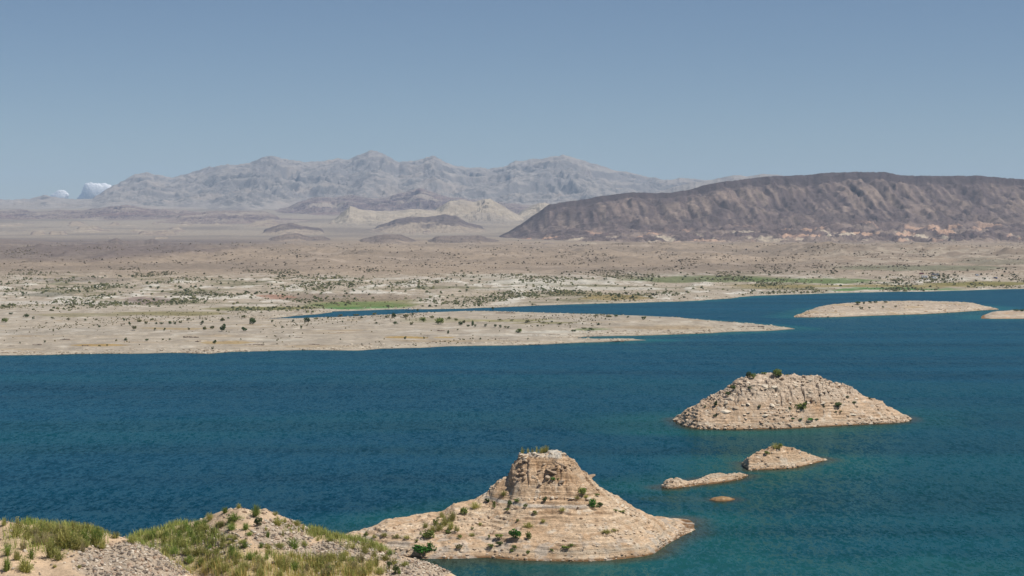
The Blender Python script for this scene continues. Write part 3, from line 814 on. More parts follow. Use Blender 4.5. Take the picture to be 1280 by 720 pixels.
def outline(G):
    v0 = G['V'][:, 0]; i0 = int(np.argmin(np.abs(v0))); i2 = int(np.argmin(np.abs(v0 - 2)))
    k = max(1, G['X'].shape[1] // 70)
    a = np.stack([G['X'][i0, ::k], G['Y'][i0, ::k]], 1); b = np.stack([G['X'][i2, ::k], G['Y'][i2, ::k]], 1)[::-1]
    return np.concatenate([a, b])


wn = fbm(XW / 14, YW / 22, 4)
lane = fbm(XW / 260, YW / 55 + 3, 5)
lane2 = fbm(XW / 900 + 2, YW / 160, 4)
dM, _ = poly_dist(XW, YW, outline(G_M)); dH, _ = poly_dist(XW, YW, outline(G_H))
dS, _ = poly_dist(XW, YW, outline(G_S)); dL, _ = poly_dist(XW, YW, outline(G_L)); dT, _ = poly_dist(XW, YW, outline(G_T))
dA, _ = poly_dist(XW, YW, outline(G_A)); dB, _ = poly_dist(XW, YW, outline(G_B)); dP, _ = poly_dist(XW, YW, LAKE)
CW = base((0.0045, 0.080, 0.150), XW)
CW = mix(CW, (0.007, 0.098, 0.145), sst(-0.1, 0.25, lane) * 0.9)
CW = mix(CW, (0.008, 0.098, 0.185), sst(380, 900, YW) * 0.7)
right = sst(620, 1000, UW + 60 * lane2) * sst(620, 330, YW)
CW = mix(CW, (0.011, 0.112, 0.145), right * 0.8)
TEAL = (0.018, 0.150, 0.152)
near_i = np.minimum.reduce([dM, dS, dL * 1.2, dT * 1.5, dH])
CW = mix(CW, TEAL, sst(24, 3, near_i + 8 * wn) * 0.75)
halo = sst(1.0, 0.2, ((UW - 860) / 190) ** 2 + ((row_of(YW, 0) - 530) / 17) ** 2 + 0.6 * lane)
CW = mix(CW, TEAL, halo * 0.7)
CW = mix(CW, (0.025, 0.19, 0.22), sst(24, 3, np.minimum(dA, dB) + 5 * wn) * 0.8)
pen = sst(20, 3, dP + 6 * wn) * sst(690, 730, UW)
CW = mix(CW, (0.025, 0.20, 0.215), pen * 0.9)
CW = mix(CW, (0.02, 0.14, 0.18), sst(12, 2, dP + 4 * wn) * 0.5)
CW = mix(CW, (0.13, 0.115, 0.07), sst(5.0, 0.2, near_i + 2.0 * wn) * 0.85)
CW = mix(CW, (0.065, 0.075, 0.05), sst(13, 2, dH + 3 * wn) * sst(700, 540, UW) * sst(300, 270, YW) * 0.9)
spit = sst(1.0, 0.3, ((UW - 848) / 60) ** 2 + ((row_of(YW, 0) - 624 - (UW - 848) * 0.01) / 5) ** 2 + 0.5 * wn)
CW = mix(CW, (0.06, 0.145, 0.13), spit * 0.8)


def water_mat():
    m, nt, b = new_mat('lake_water')
    nt.nodes.remove(b)
    out = [n for n in nt.nodes if n.type == 'OUTPUT_MATERIAL'][0]
    at = nt.nodes.new('ShaderNodeAttribute'); at.attribute_name = 'col'
    df = nt.nodes.new('ShaderNodeBsdfDiffuse'); gl = nt.nodes.new('ShaderNodeBsdfGlossy'); mx = nt.nodes.new('ShaderNodeMixShader')
    nt.links.new(at.outputs['Color'], df.inputs['Color'])
    gl.inputs['Roughness'].default_value = 0.16; gl.inputs['Color'].default_value = (0.42, 0.82, 0.98, 1)
    fr = nt.nodes.new('ShaderNodeFresnel'); fr.inputs['IOR'].default_value = 1.33
    cl = nt.nodes.new('ShaderNodeMapRange'); cl.inputs['From Max'].default_value = 0.6; cl.inputs['To Min'].default_value = 0.02; cl.inputs['To Max'].default_value = 0.26
    nt.links.new(fr.outputs[0], cl.inputs['Value']); nt.links.new(cl.outputs[0], mx.inputs['Fac'])
    nt.links.new(df.outputs[0], mx.inputs[1]); nt.links.new(gl.outputs[0], mx.inputs[2]); nt.links.new(mx.outputs[0], out.inputs['Surface'])
    tc = nt.nodes.new('ShaderNodeTexCoord')
    mp = nt.nodes.new('ShaderNodeMapping'); mp.inputs['Rotation'].default_value = (0, 0, 0.0)
    mp.inputs['Scale'].default_value = (1.0, 0.36, 1.0)
    nt.links.new(tc.outputs['Object'], mp.inputs['Vector'])
    # wind patches: ripples are stronger in some lanes than in others
    mp2 = nt.nodes.new('ShaderNodeMapping'); mp2.inputs['Scale'].default_value = (0.006, 0.022, 1.0)
    nt.links.new(tc.outputs['Object'], mp2.inputs['Vector'])
    wn_ = nt.nodes.new('ShaderNodeTexNoise'); wn_.inputs['Scale'].default_value = 1.0; wn_.inputs['Detail'].default_value = 4
    nt.links.new(mp2.outputs[0], wn_.inputs['Vector'])
    wr = nt.nodes.new('ShaderNodeMapRange'); wr.inputs['From Min'].default_value = 0.32; wr.inputs['From Max'].default_value = 0.62; wr.inputs['To Min'].default_value = 0.55
    nt.links.new(wn_.outputs['Fac'], wr.inputs['Value'])
    # ripple facets: slopes taken straight from noise, several wavelengths
    acc = None
    for k, (s, sl_) in enumerate(((0.12, 0.10), (0.45, 0.16), (1.1, 0.30), (2.4, 0.34))):
        n = nt.nodes.new('ShaderNodeTexNoise'); n.inputs['Scale'].default_value = s
        n.inputs['Detail'].default_value = 1.5; n.inputs['Roughness'].default_value = 0.6; n.inputs['Distortion'].default_value = 0.2
        nt.links.new(mp.outputs[0], n.inputs['Vector'])
        sb = nt.nodes.new('ShaderNodeVectorMath'); sb.operation = 'SUBTRACT'; sb.inputs[1].default_value = (0.5, 0.5, 0.5)
        nt.links.new(n.outputs['Color'], sb.inputs[0])
        ml = nt.nodes.new('ShaderNodeVectorMath'); ml.operation = 'MULTIPLY'; ml.inputs[1].default_value = (sl_ * 1.2, sl_ * 1.9, 0)
        nt.links.new(sb.outputs[0], ml.inputs[0])
        if acc is None: acc = ml
        else:
            ad = nt.nodes.new('ShaderNodeVectorMath'); ad.operation = 'ADD'
            nt.links.new(acc.outputs[0], ad.inputs[0]); nt.links.new(ml.outputs[0], ad.inputs[1]); acc = ad
    sw = nt.nodes.new('ShaderNodeVectorMath'); sw.operation = 'SCALE'
    nt.links.new(acc.outputs[0], sw.inputs[0]); nt.links.new(wr.outputs[0], sw.inputs['Scale'])
    up = nt.nodes.new('ShaderNodeVectorMath'); up.operation = 'ADD'; up.inputs[1].default_value = (0, 0, 1)
    nt.links.new(sw.outputs[0], up.inputs[0])
    prev = nt.nodes.new('ShaderNodeVectorMath'); prev.operation = 'NORMALIZE'
    nt.links.new(up.outputs[0], prev.inputs[0])
    for nd in (df, gl, fr):
        nt.links.new(prev.outputs[0], nd.inputs['Normal'])
    return m


streak = fbm(XW / 420 + 1, YW / 26 + 6, 5)
CW = CW * (0.37 * (1 + 0.3 * np.clip(streak * 2.2, -1, 1)))[..., None] * np.array((1.0, 1.06, 0.92))
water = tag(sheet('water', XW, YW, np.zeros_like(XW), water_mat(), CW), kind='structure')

# ================================================================== PLANTS, ROCKS, SMALL THINGS
def rot_z(a):
    c, s = np.cos(a), np.sin(a)
    o = np.zeros(a.shape + (3, 3)); o[..., 0, 0] = c; o[..., 0, 1] = -s; o[..., 1, 0] = s; o[..., 1, 1] = c; o[..., 2, 2] = 1
    return o


def bush_arrays(n, r, lumps=7, leaf=0.058, flat=1.0, cols=((0.045, 0.085, 0.022), (0.10, 0.135, 0.035))):
    """leaves of a rounded shrub one unit wide and high, standing on z = 0"""
    cen = np.stack([r.uniform(-.26, .26, lumps), r.uniform(-.26, .26, lumps), r.uniform(.22, .70, lumps) * flat], 1)
    rad = r.uniform(.12, .27, lumps)
    cen[0] = (0, 0, .42 * flat); rad[0] = .28
    k = r.integers(0, lumps, n)
    d = r.normal(size=(n, 3)); d /= np.linalg.norm(d, axis=1)[:, None]
    p = cen[k] + d * (rad[k] * r.uniform(.55, 1.08, n) ** .5)[:, None]
    p[:, 2] = np.abs(p[:, 2]) + 0.01
    a = r.normal(size=(n, 3)); a /= np.linalg.norm(a, axis=1)[:, None]
    b = np.cross(a, r.normal(size=(n, 3))); b /= np.linalg.norm(b, axis=1)[:, None] + 1e-6
    s = (leaf * r.uniform(.6, 1.4, n))[:, None]
    v = np.stack([p - a * s - b * s * .6, p + a * s - b * s * .6, p + a * s + b * s * .6, p - a * s + b * s * .6], 1)
    m = r.random(n)
    c = np.repeat(mix(np.broadcast_to(np.array(cols[0]), (n, 3)), cols[1], m)[:, None, :], 4, 1)
    f = np.arange(n * 4).reshape(n, 4)
    return v.reshape(-1, 3), f, c.reshape(-1, 3)


def weed_arrays(n, r, spread=.85, width=.018, cols=((0.11, 0.145, 0.03), (0.24, 0.22, 0.06)), leaf=True):
    """wispy upright stems one unit wide and high with small leaves"""
    a = r.uniform(0, 2 * np.pi, n); rb = .2 * np.sqrt(r.random(n)); rt = rb + spread * r.random(n) ** 1.3 * .6
    h = r.uniform(.25, 1.0, n) * (1 - .45 * (rt / (.2 + spread * .6)) ** 2)
    d = np.stack([np.cos(a), np.sin(a)], 1)
    p0 = np.concatenate([d * rb[:, None], np.full((n, 1), -.03)], 1)
    p2 = np.concatenate([d * rt[:, None], h[:, None]], 1)
    p1 = (p0 + p2) / 2 - np.concatenate([d * (.12 * (rt - rb))[:, None], np.full((n, 1), -.08)], 1)
    t = np.stack([-np.sin(a + 1.0 * r.random(n)), np.cos(a), np.zeros(n)], 1)
    w = (width * r.uniform(.6, 1.3, n))[:, None]
    V = np.stack([p0 - t * w, p0 + t * w, p1 + t * w * .9, p1 - t * w * .9, p1 - t * w * .9, p1 + t * w * .9, p2 + t * w * .25, p2 - t * w * .25], 1)
    c = mix(np.broadcast_to(np.array(cols[0]), (n, 3)), cols[1], r.random(n))
    Cc = np.repeat(c[:, None, :], 8, 1)
    V = V.reshape(-1, 3); Cc = Cc.reshape(-1, 3); f = np.arange(n * 8).reshape(n * 2, 4)
    if leaf:
        q = n * 5; k = r.integers(0, n, q); s_ = r.uniform(.35, 1.0, q)[:, None]
        p = p0[k] * (1 - s_) + p2[k] * s_ + r.normal(size=(q, 3)) * .035
        p[:, 2] = np.maximum(p[:, 2], .02)
        u_ = r.normal(size=(q, 3)); u_ /= np.linalg.norm(u_, axis=1)[:, None]
        b_ = np.cross(u_, r.normal(size=(q, 3))); b_ /= np.linalg.norm(b_, axis=1)[:, None]
        L = (.026 * r.uniform(.6, 1.4, q))[:, None]
        v2 = np.stack([p - u_ * L - b_ * L * .5, p + u_ * L - b_ * L * .5, p + u_ * L + b_ * L * .5, p - u_ * L + b_ * L * .5], 1).reshape(-1, 3)
        c2 = np.repeat(mix(np.broadcast_to(np.array(cols[0]), (q, 3)), cols[1], r.random(q))[:, None, :], 4, 1).reshape(-1, 3)
        f = np.concatenate([f, np.arange(q * 4).reshape(q, 4) + len(V)]); V = np.concatenate([V, v2]); Cc = np.concatenate([Cc, c2])
    return V, f, Cc


def proto(name, arr, mat):
    V, f, c = arr
    return mesh_obj(name, V, f, mat, c, smooth=False, link=False)


DARK = ((0.045, 0.080, 0.026), (0.125, 0.165, 0.055))
OLIVE = ((0.12, 0.13, 0.045), (0.25, 0.23, 0.095))
LIME = ((0.11, 0.17, 0.035), (0.27, 0.30, 0.075))
BRIGHT = ((0.045, 0.16, 0.025), (0.10, 0.27, 0.04))
KIND = {}
for nm, cols, fl in (('dark', DARK, 1), ('olive', OLIVE, 1), ('lime', LIME, 1), ('bright', BRIGHT, 1)):
    KIND[nm] = [proto('shrub', bush_arrays(230, np.random.default_rng(100 + k), cols=cols), M_LEAF) for k in range(4)]
KIND['big'] = [proto('shrub', bush_arrays(420, np.random.default_rng(140 + k), lumps=9, leaf=.05, cols=DARK), M_LEAF) for k in range(3)]
KIND['limebig'] = [proto('shrub', bush_arrays(420, np.random.default_rng(150 + k), lumps=9, leaf=.05, cols=LIME), M_LEAF) for k in range(3)]
KIND['brightbig'] = [proto('shrub', bush_arrays(420, np.random.default_rng(160 + k), lumps=9, leaf=.05, cols=BRIGHT), M_LEAF) for k in range(2)]
YEL = ((0.27, 0.29, 0.07), (0.50, 0.45, 0.17))
GRN = ((0.13, 0.21, 0.045), (0.31, 0.38, 0.09))
DRY = ((0.30, 0.27, 0.14), (0.46, 0.39, 0.21))
KIND['weed'] = [proto('weed_clump', weed_arrays(110, np.random.default_rng(170 + k), cols=(GRN if k % 2 else ((.20, .24, .06), (.44, .42, .15)))), M_LEAF) for k in range(4)]
KIND['weedy'] = [proto('weed_clump', weed_arrays(100, np.random.default_rng(180 + k), cols=YEL), M_LEAF) for k in range(4)]
KIND['dry'] = [proto('weed_clump', weed_arrays(80, np.random.default_rng(190 + k), cols=DRY, spread=.7), M_LEAF) for k in range(3)]
KIND['thin'] = [proto('weed_clump', weed_arrays(36, np.random.default_rng(200 + k), cols=YEL, spread=.6, width=.03), M_LEAF) for k in range(3)]
_used = {}


def plant(kind, p, w, h, label, group=None, cat=None):
    src = random.choice(KIND[kind])
    o = src.copy(); COL.objects.link(o)
    o.location = (p.x, p.y, p.z - 0.02 * h); o.scale = (w, w * random.uniform(.8, 1.1), h)
    o.rotation_euler = (0, 0, random.uniform(0, 6.28))
    tag(o, label, cat or ('shrub' if src.name.startswith('shrub') else 'weeds'), group)
    return o


def put(hit, items, group, default, scale=1.0):
    for it in items:
        u, y, w, h, kind = it[:5]
        lab = it[5] if len(it) > 5 else default.get(kind, default.get('*'))
        p = hit(u, y + h * 0.5)
        s = p.y / F
        plant(kind, p, w * s * 1.12 * scale, h * s * 1.1 * scale, lab, group)


hitF = lambda u, y: hit_grid(GF, u, y)
hitM = lambda u, y: hit_grid(G_M, u, y)
hitH = lambda u, y: hit_grid(G_H, u, y)
hitA = lambda u, y: hit_grid(G_A, u, y)
hitB = lambda u, y: hit_grid(G_B, u, y)
hitS = lambda u, y: hit_grid(G_S, u, y)

put(hitF, [
    (278, 409, 7.5, 10.5, 'big', 'tallest upright dark green bush on the left half of the flat peninsula'),
    (315, 401, 11.5, 9, 'big', 'broad dark bush at the left end of the narrow lagoon'),
    (305, 411, 7.5, 6, 'big', 'round grey green bush standing alone right of the tall upright bush'),
    (383, 399.5, 9.5, 6.5, 'big', 'wide dark bush on the lagoon edge of the peninsula'),
    (492, 394, 8.5, 6.5, 'big', 'dark green bush just below the small white boat'),
    (550, 401, 14, 9, 'limebig', 'widest yellow green bush in the middle of the peninsula'),
    (591, 404, 4.8, 7.5, 'big', 'slim upright dark bush right of the widest yellow green bush'),
    (575, 404, 6.5, 5.5, 'big', 'dark bush between the widest yellow green bush and the slim upright one'),
    (528, 399, 10, 7, 'limebig', 'loose yellow green bush left of the widest one on the peninsula'),
    (560, 415, 3.2, 5.5, 'big', 'small upright bush at the end of a shade coloured rock ledge'),
    (648, 413, 11, 5, 'limebig', 'low wide green bush near the inner side of the cove'),
    (522, 388, 4.5, 4.5, 'big', 'small dark bush at the water edge right of the white boat'),
    (616, 385.5, 5, 4.5, 'big', 'dark bush on the lagoon shore where the channel begins to widen'),
    (5, 400, 10, 6, 'limebig', 'green bush on the peninsula at the left edge of the view'),
    (267.5, 427, 5, 5.5, 'big', 'single dark bush above the orange strip near the water on the left'),
], 'shrubs on the low peninsula', {})
put(hitF, [
    (252, 404, 6, 6, 'dark'), (366, 401, 4.5, 4, 'dark'), (340, 401, 4.5, 4, 'dark'), (352, 408.5, 3.2, 3, 'dark'), (376, 409, 4, 5, 'dark'),
    (336, 439, 3, 2.5, 'dark'), (265, 435, 4, 4, 'dark'), (285, 397.5, 2.8, 3, 'dark'), (300.6, 424.7, 2.4, 2.2, 'dark'), (342.5, 406.6, 2.6, 2.4, 'dark'),
    (123.5, 408, 4, 3.2, 'dark'), (106, 400, 4, 4, 'dark'), (154.6, 399, 4.5, 4, 'dark'), (161.5, 404.5, 4, 6, 'dark'), (195, 404, 4, 4, 'dark'),
    (201, 404, 4, 4, 'dark'), (211.7, 403, 6.4, 6, 'dark'), (218, 403, 4.5, 5, 'dark'), (193, 412, 3.2, 4, 'dark'), (205, 411.7, 4, 4.2, 'dark'),
    (156.7, 423.7, 5, 4.2, 'dark'), (183, 424.5, 5, 4, 'dark'), (211.7, 424, 3, 2.6, 'dark'), (55, 427, 4, 3, 'dark'), (24, 428.5, 2.6, 2.2, 'dark'),
    (123, 432, 3, 2.2, 'dark'), (133, 431.6, 4, 2.2, 'dark'), (235.6, 411, 4, 3.2, 'dark'), (41, 397, 4.2, 4, 'dark'), (13, 392, 7, 3, 'dark'), (32, 395, 7, 6, 'dark'),
    (494, 404, 5.5, 5, 'dark'), (515.6, 393, 4, 4, 'dark'), (585, 407, 4.5, 4, 'dark'), (594, 407, 4.2, 3.2, 'dark'), (506, 422, 5, 4, 'dark'), (530, 422, 3, 3, 'dark'),
    (600.6, 423, 4, 4, 'dark'), (607, 407, 5, 3.6, 'dark'), (619, 408, 4, 4.6, 'dark'), (625.6, 408, 5, 4.2, 'dark'), (635.6, 409, 4.2, 3.2, 'dark'), (572, 412, 3, 2.6, 'dark'),
    (739, 412, 8, 3, 'dark'), (717, 413, 9, 3, 'dark'), (805, 397.5, 8, 4.6, 'dark'), (672, 407, 4, 3, 'dark'), (690, 402, 3.5, 3, 'dark'), (770, 395, 6, 3.4, 'dark'),
    (748, 405, 6, 3, 'dark'), (785, 396, 4, 2.8, 'dark'), (838, 393.5, 4, 2.6, 'dark'), (410, 396.5, 3.6, 3.4, 'dark'), (428, 402, 3, 2.6, 'dark'), (452, 397, 5, 3.6, 'dark'), (470, 404, 4, 3.4, 'dark'),
    (425, 424, 2.6, 2.2, 'dark'), (452, 430, 2.4, 2, 'dark'), (660, 424, 2.6, 2.2, 'dark')],
    'small dark shrubs dotted over the low peninsula', {'*': 'small dark green shrub dotted on the pale ground of the low peninsula'})
put(hitF, [
    (277, 399, 9, 5, 'olive'), (304, 396, 8, 5, 'olive'), (265, 409, 6.5, 6, 'olive'), (255.6, 410, 5.5, 5, 'olive'), (174, 400.5, 9, 4, 'olive'), (182, 403, 6, 6, 'olive'),
    (167, 410, 8, 6, 'olive'), (144.8, 425, 3.4, 3, 'olive'), (203, 424.5, 3.5, 3, 'olive'), (255, 410, 5, 5, 'olive'), (484, 395.6, 7, 4, 'olive'), (507.5, 395, 9, 5, 'olive'),
    (514, 404, 6, 4.4, 'olive'), (580, 402, 4.6, 6, 'olive'), (570, 400, 6, 5, 'olive'), (561, 398, 6, 5, 'olive'), (540, 396, 6, 5, 'olive'), (632, 409, 3.6, 3, 'olive'), (660, 401, 8, 3, 'olive'),
    (640, 400.5, 8, 2.6, 'olive'), (625, 400, 6, 2.8, 'olive'), (680, 403, 8, 2.6, 'olive'), (700, 404.5, 8, 3, 'olive'), (762, 395, 12, 3, 'olive'), (745, 394.5, 8, 3, 'olive'), (730, 410, 7, 2.6, 'olive'),
    (468, 392.5, 8, 3.6, 'olive'), (445, 393.5, 9, 3.6, 'olive'), (425, 394.5, 8, 3.4, 'olive'), (395, 398, 6, 3, 'olive'), (235, 399, 7, 3.5, 'olive'), (225, 402, 6, 4, 'olive'), (190, 399, 6, 3, 'olive'),
    (120, 399, 6, 3, 'olive'), (85, 398.5, 7, 3, 'olive'), (65, 397.5, 7, 3, 'olive')],
    'yellowish shrubs on the low peninsula', {'*': 'loose olive yellow shrub on the pale ground of the low peninsula'})

# far bank: the larger countable ones
far_ids = []
msk = (GF['D'] > 10) & (GF['Y'] > 1180) & (GF['Y'] < 1800) & (GF['R'] > 346) & (GF['R'] < 384) & (GF['U'] > -10) & (GF['U'] < 1290)
cand = np.argwhere(msk)
pick = cand[RNG.choice(len(cand), 120, replace=False)]
for i, j in pick:
    p = Vector((GF['X'][i, j], GF['Y'][i, j], GF['Z'][i, j]))
    s = p.y / F * random.uniform(2.6, 5.2)
    plant('dark', p, s, s * random.uniform(.6, .85), 'small dark shrub on the whitish far bank beyond the channel', 'shrubs on the far bank')

put(hitA, [(1073, 378.8, 7, 4.2, 'big', 'leftmost of the dark bushes along the top of the long sandy island'), (1080, 378.4, 5, 3.4, 'dark'), (1088, 377.8, 6, 3.6, 'dark'), (1095, 377.4, 6, 3.4, 'dark'), (1107, 377.3, 8, 2.6, 'olive'),
           (1077, 385, 7, 3.6, 'olive'), (1087, 384.5, 3.5, 3, 'dark'), (1104, 384, 4, 3.2, 'dark'), (1120, 383, 4, 2.6, 'olive'), (1066, 383, 3, 2.4, 'dark')],
    'bushes on the long sandy island', {'dark': 'small dark bush among those on the long sandy island', 'olive': 'low olive bush among those on the long sandy island'})
put(hitB, [(1271, 387.6, 8, 3.4, 'dark'), (1278, 387.8, 8, 3.2, 'dark')], 'bushes on the right edge island', {'*': 'low dark bush on the sandy island at the right edge'})

put(hitM, [
    (937, 468.5, 8, 8, 'big', 'dark bush at the left end of the rocky island crest'), (942, 469.5, 8, 7, 'limebig', 'yellow green bush beside the dark one at the left of the island crest'),
    (971, 466, 16, 9, 'limebig', 'largest green bush on top of the rocky mound island'), (976, 468, 8, 8, 'big', 'dark bush touching the largest green bush on the rocky mound island'),
    (917, 484, 8, 6, 'limebig', 'green bush near the upper left skyline of the rocky mound island'), (910, 493, 7, 6.5, 'big', 'bush on the left slope just under the skyline of the mound island'),
    (895, 504, 7, 8, 'big', 'upright grey green bush on the left flank of the mound island'), (1003, 507, 13, 10, 'limebig', 'green bush in the centre of the mound island slope'),
    (1008, 504, 6, 7, 'big', 'dark bush behind the central green bush of the mound island'), (1049, 506, 10, 7, 'big', 'dark green bush on the right slope of the mound island'),
    (1013, 524, 12, 2.5, 'brightbig', 'low bright green mat near the waterline of the mound island')],
    'bushes on the rocky mound island', {})
put(hitM, [(881.6, 507.7, 4, 4, 'dark'), (938, 485.4, 5.5, 3.4, 'dark'), (895, 519, 6, 4, 'dark'), (1061, 496, 6, 2.4, 'dark'), (988, 511, 5, 5, 'dark'), (1069, 503, 5.5, 4, 'dark'), (950, 508, 5, 5, 'dark'), (1088, 498, 8, 2.4, 'dark'),
           (1001, 523.5, 8, 2, 'bright'), (1022, 524, 7, 2, 'bright'), (992, 524, 5, 2, 'bright'), (1052, 515, 4, 3, 'dark'), (1046, 515, 4, 3, 'dark'), (955, 466.5, 8, 3, 'lime'), (984, 469, 5, 3, 'lime'), (1031, 508, 4, 3, 'dark')],
    'small plants on the rocky mound island', {'*': 'small dark plant clinging to the mound island slope', 'bright': 'low bright green plant in the row above the mound island waterline',
                                               'lime': 'low yellow green plant on the flat crest of the mound island'})
put(hitS, [(971, 556.5, 17, 8, 'weedy', 'yellow green tuft on the top of the small cone shaped islet'), (976, 558, 9, 8, 'lime', 'greener tuft in the right of the small islet top'), (960, 566, 9, 5, 'lime', 'low green tuft below the top of the small cone shaped islet')], 'tufts on the small islet', {})

put(hitH, [
    (527, 687, 27, 13, 'brightbig', 'brightest green bush by the waterline at the left of the headland'), (537, 683, 13, 12, 'brightbig', 'upper lobe of bright green bush by the headland waterline'),
    (534, 668, 20, 12, 'limebig', 'green bush above the brightest bush on the headland'), (579, 638, 14, 9, 'limebig', 'green bush left of the knoll near the headland skyline'),
    (594, 631, 14, 9, 'weedy', 'yellowish weeds beside the green bush near the headland skyline'), (608, 625.5, 8, 6, 'big', 'dark bush at the left end of the white ledge'),
    (617, 630, 7, 10, 'limebig', 'slim green bush just below the left end of the white ledge'), (630, 616, 10, 7, 'weedy', 'yellow weeds on the slope left of the knoll'),
    (637, 629, 9, 9, 'big', 'dark green bush hanging on the white ledge'), (681, 624.4, 6, 7, 'big', 'upright bush in the middle of the white ledge'), (691, 599, 8, 4.5, 'bright', 'small bright plant on the face of the knoll'),
    (645, 668, 20, 14, 'brightbig', 'large deep green bush in the lower middle of the headland'), (660, 669, 12, 10, 'limebig', 'lighter bush touching the large deep green one on the headland'),
    (741, 629, 14, 11, 'brightbig', 'deep green bush on the right shoulder of the headland'), (751, 630, 8, 6, 'big', 'small dark bush beside the deep green one on the right shoulder'),
    (728, 615, 14, 8, 'limebig', 'mixed green bush under the right foot of the knoll'), (624, 679.5, 9, 6, 'big', 'dark round bush low on the headland above the water'),
    (574, 683, 10, 9, 'olive', 'greyish bush low on the headland near the gravel')],
    'bushes on the headland', {})
put(hitH, [(646, 625.5, 9, 5, 'lime'), (657, 632.6, 6, 7, 'lime'), (634, 637, 5, 5, 'lime'), (669, 641, 8, 7, 'lime'), (647, 650.6, 5, 5, 'lime'), (747, 618, 9, 4, 'lime'), (778, 639, 12, 3, 'lime'), (770, 638, 9, 3, 'lime'),
           (613, 682.5, 11, 5, 'lime'), (643, 684, 9, 4.4, 'lime'), (611, 671, 5, 6, 'lime'), (624, 671, 14, 6, 'lime'), (544, 652, 10, 10, 'lime'), (574, 671, 6, 7, 'lime'), (707, 684, 12, 5, 'lime'), (715, 682, 8, 4, 'lime'),
           (519, 682, 6, 5, 'lime'), (457, 667, 8, 6, 'lime'), (698, 600, 4, 3, 'lime'), (560, 664, 9, 7, 'lime'), (590, 660, 5, 4, 'lime'), (640, 688, 6, 4, 'lime'), (660, 690, 7, 4, 'lime'), (520, 676, 6, 4, 'lime'), (690, 688, 6, 3.4, 'lime')],
    'small green plants on the headland', {'*': 'small green plant on the layered slope of the headland'})
put(hitH, [(565, 645, 13, 12, 'weedy'), (556, 650, 14, 13, 'weedy'), (548, 657, 13, 12, 'weedy'), (563, 656, 13, 11, 'weedy'), (552, 643, 9, 8, 'weedy'), (540, 660, 12, 10, 'weedy'), (571, 660, 10, 9, 'weedy'), (531, 656, 9, 9, 'weedy'), (679, 650.6, 7, 5, 'weedy'),
           (703, 636, 9, 6, 'weedy'), (660, 656, 14, 7, 'weedy'), (759, 664, 14, 5, 'weedy'), (768, 662, 9, 4, 'weedy'), (480, 668, 10, 5, 'weedy'), (495, 670, 12, 5, 'weedy'), (508, 671, 10, 5, 'weedy'), (467, 670, 8, 5, 'weedy'), (590, 668, 8, 5, 'weedy'), (600, 655, 7, 4, 'weedy'), (722, 622, 8, 5, 'weedy'), (733, 620, 7, 5, 'weedy')],
    'yellow weeds on the headland', {'*': 'thin yellow green weeds growing on the tan headland slope'})
put(hitH, [(653, 563, 7, 9, 'thin', 'leftmost dry yellow tuft on the white cap of the knoll'), (660, 563, 6, 7, 'thin', 'small tuft second from the left on the knoll cap'), (665.5, 562.5, 6, 7, 'thin', 'thin tuft in the middle of the knoll cap'), (671, 562, 7, 9, 'thin', 'yellow green tuft right of the middle on the knoll cap'),
           (678, 562, 9, 8, 'weedy', 'bushy yellow green tuft near the right end of the knoll cap'), (683, 560.5, 9, 10, 'weedy', 'tallest tuft on the knoll cap beside its highest rock')],
    'tufts on the knoll cap', {})

# foreground clumps
A1 = [(2, 651, 10, 12, 'weed'), (20, 656, 15, 22, 'weedy'), (33, 650, 14, 13, 'weed'), (48, 658, 17, 17, 'weedy'), (60, 682, 18, 30, 'weed'), (80, 670, 22, 28, 'weedy'), (97, 664, 16, 22, 'weedy'), (117, 668, 22, 26, 'weed'), (141, 668, 13, 9, 'weedy'),
      (6, 684, 16, 20, 'weed'), (28, 704, 20, 22, 'weed'), (5, 704, 14, 20, 'weed'), (18, 692, 12, 16, 'weed'), (42, 674, 12, 15, 'dry'), (70, 692, 16, 16, 'weed'), (88, 676, 14, 20, 'weed'), (105, 672, 12, 14, 'dry'), (67, 662, 12, 18, 'weedy'), (90, 657, 13, 16, 'weedy'), (104, 658, 12, 13, 'weed'), (112, 660, 9, 16, 'weedy'),
      (52, 672, 12, 18, 'dry'), (36, 690, 12, 18, 'weed'), (26, 680, 12, 15, 'dry'), (65, 707, 6, 5, 'weedy'), (96, 708, 6, 5, 'weedy')]
L1 = {'weed': 'feathery green weed clump on the leftmost foreground bank', 'weedy': 'feathery yellow green weed clump on the leftmost foreground bank', 'dry': 'dry grey brown weed clump on the leftmost foreground bank'}
A1[1] += ('tall yellow green weed clump on the skyline at the left edge',)
A1[4] += ('tall dense green weed clump in the middle of the leftmost bank face',)
A1[7] += ('bright green weed clump at the right end of the leftmost bank top',)
A1[8] += ('small lone weed clump in the dip between the two foreground banks',)
A1[10] += ('lowest green weed clump at the bottom left corner',)
for k in range(34):
    u_ = random.uniform(12, 128)
    A1.append((u_, np.interp(u_, [0, 60, 128], [656, 661, 668]) + random.uniform(0, 22) - 4, random.uniform(10, 17), random.uniform(10, 20), random.choice(['weed', 'weedy', 'weedy', 'dry'])))
put(hit_near, A1, 'weed clumps on the leftmost bank', L1)
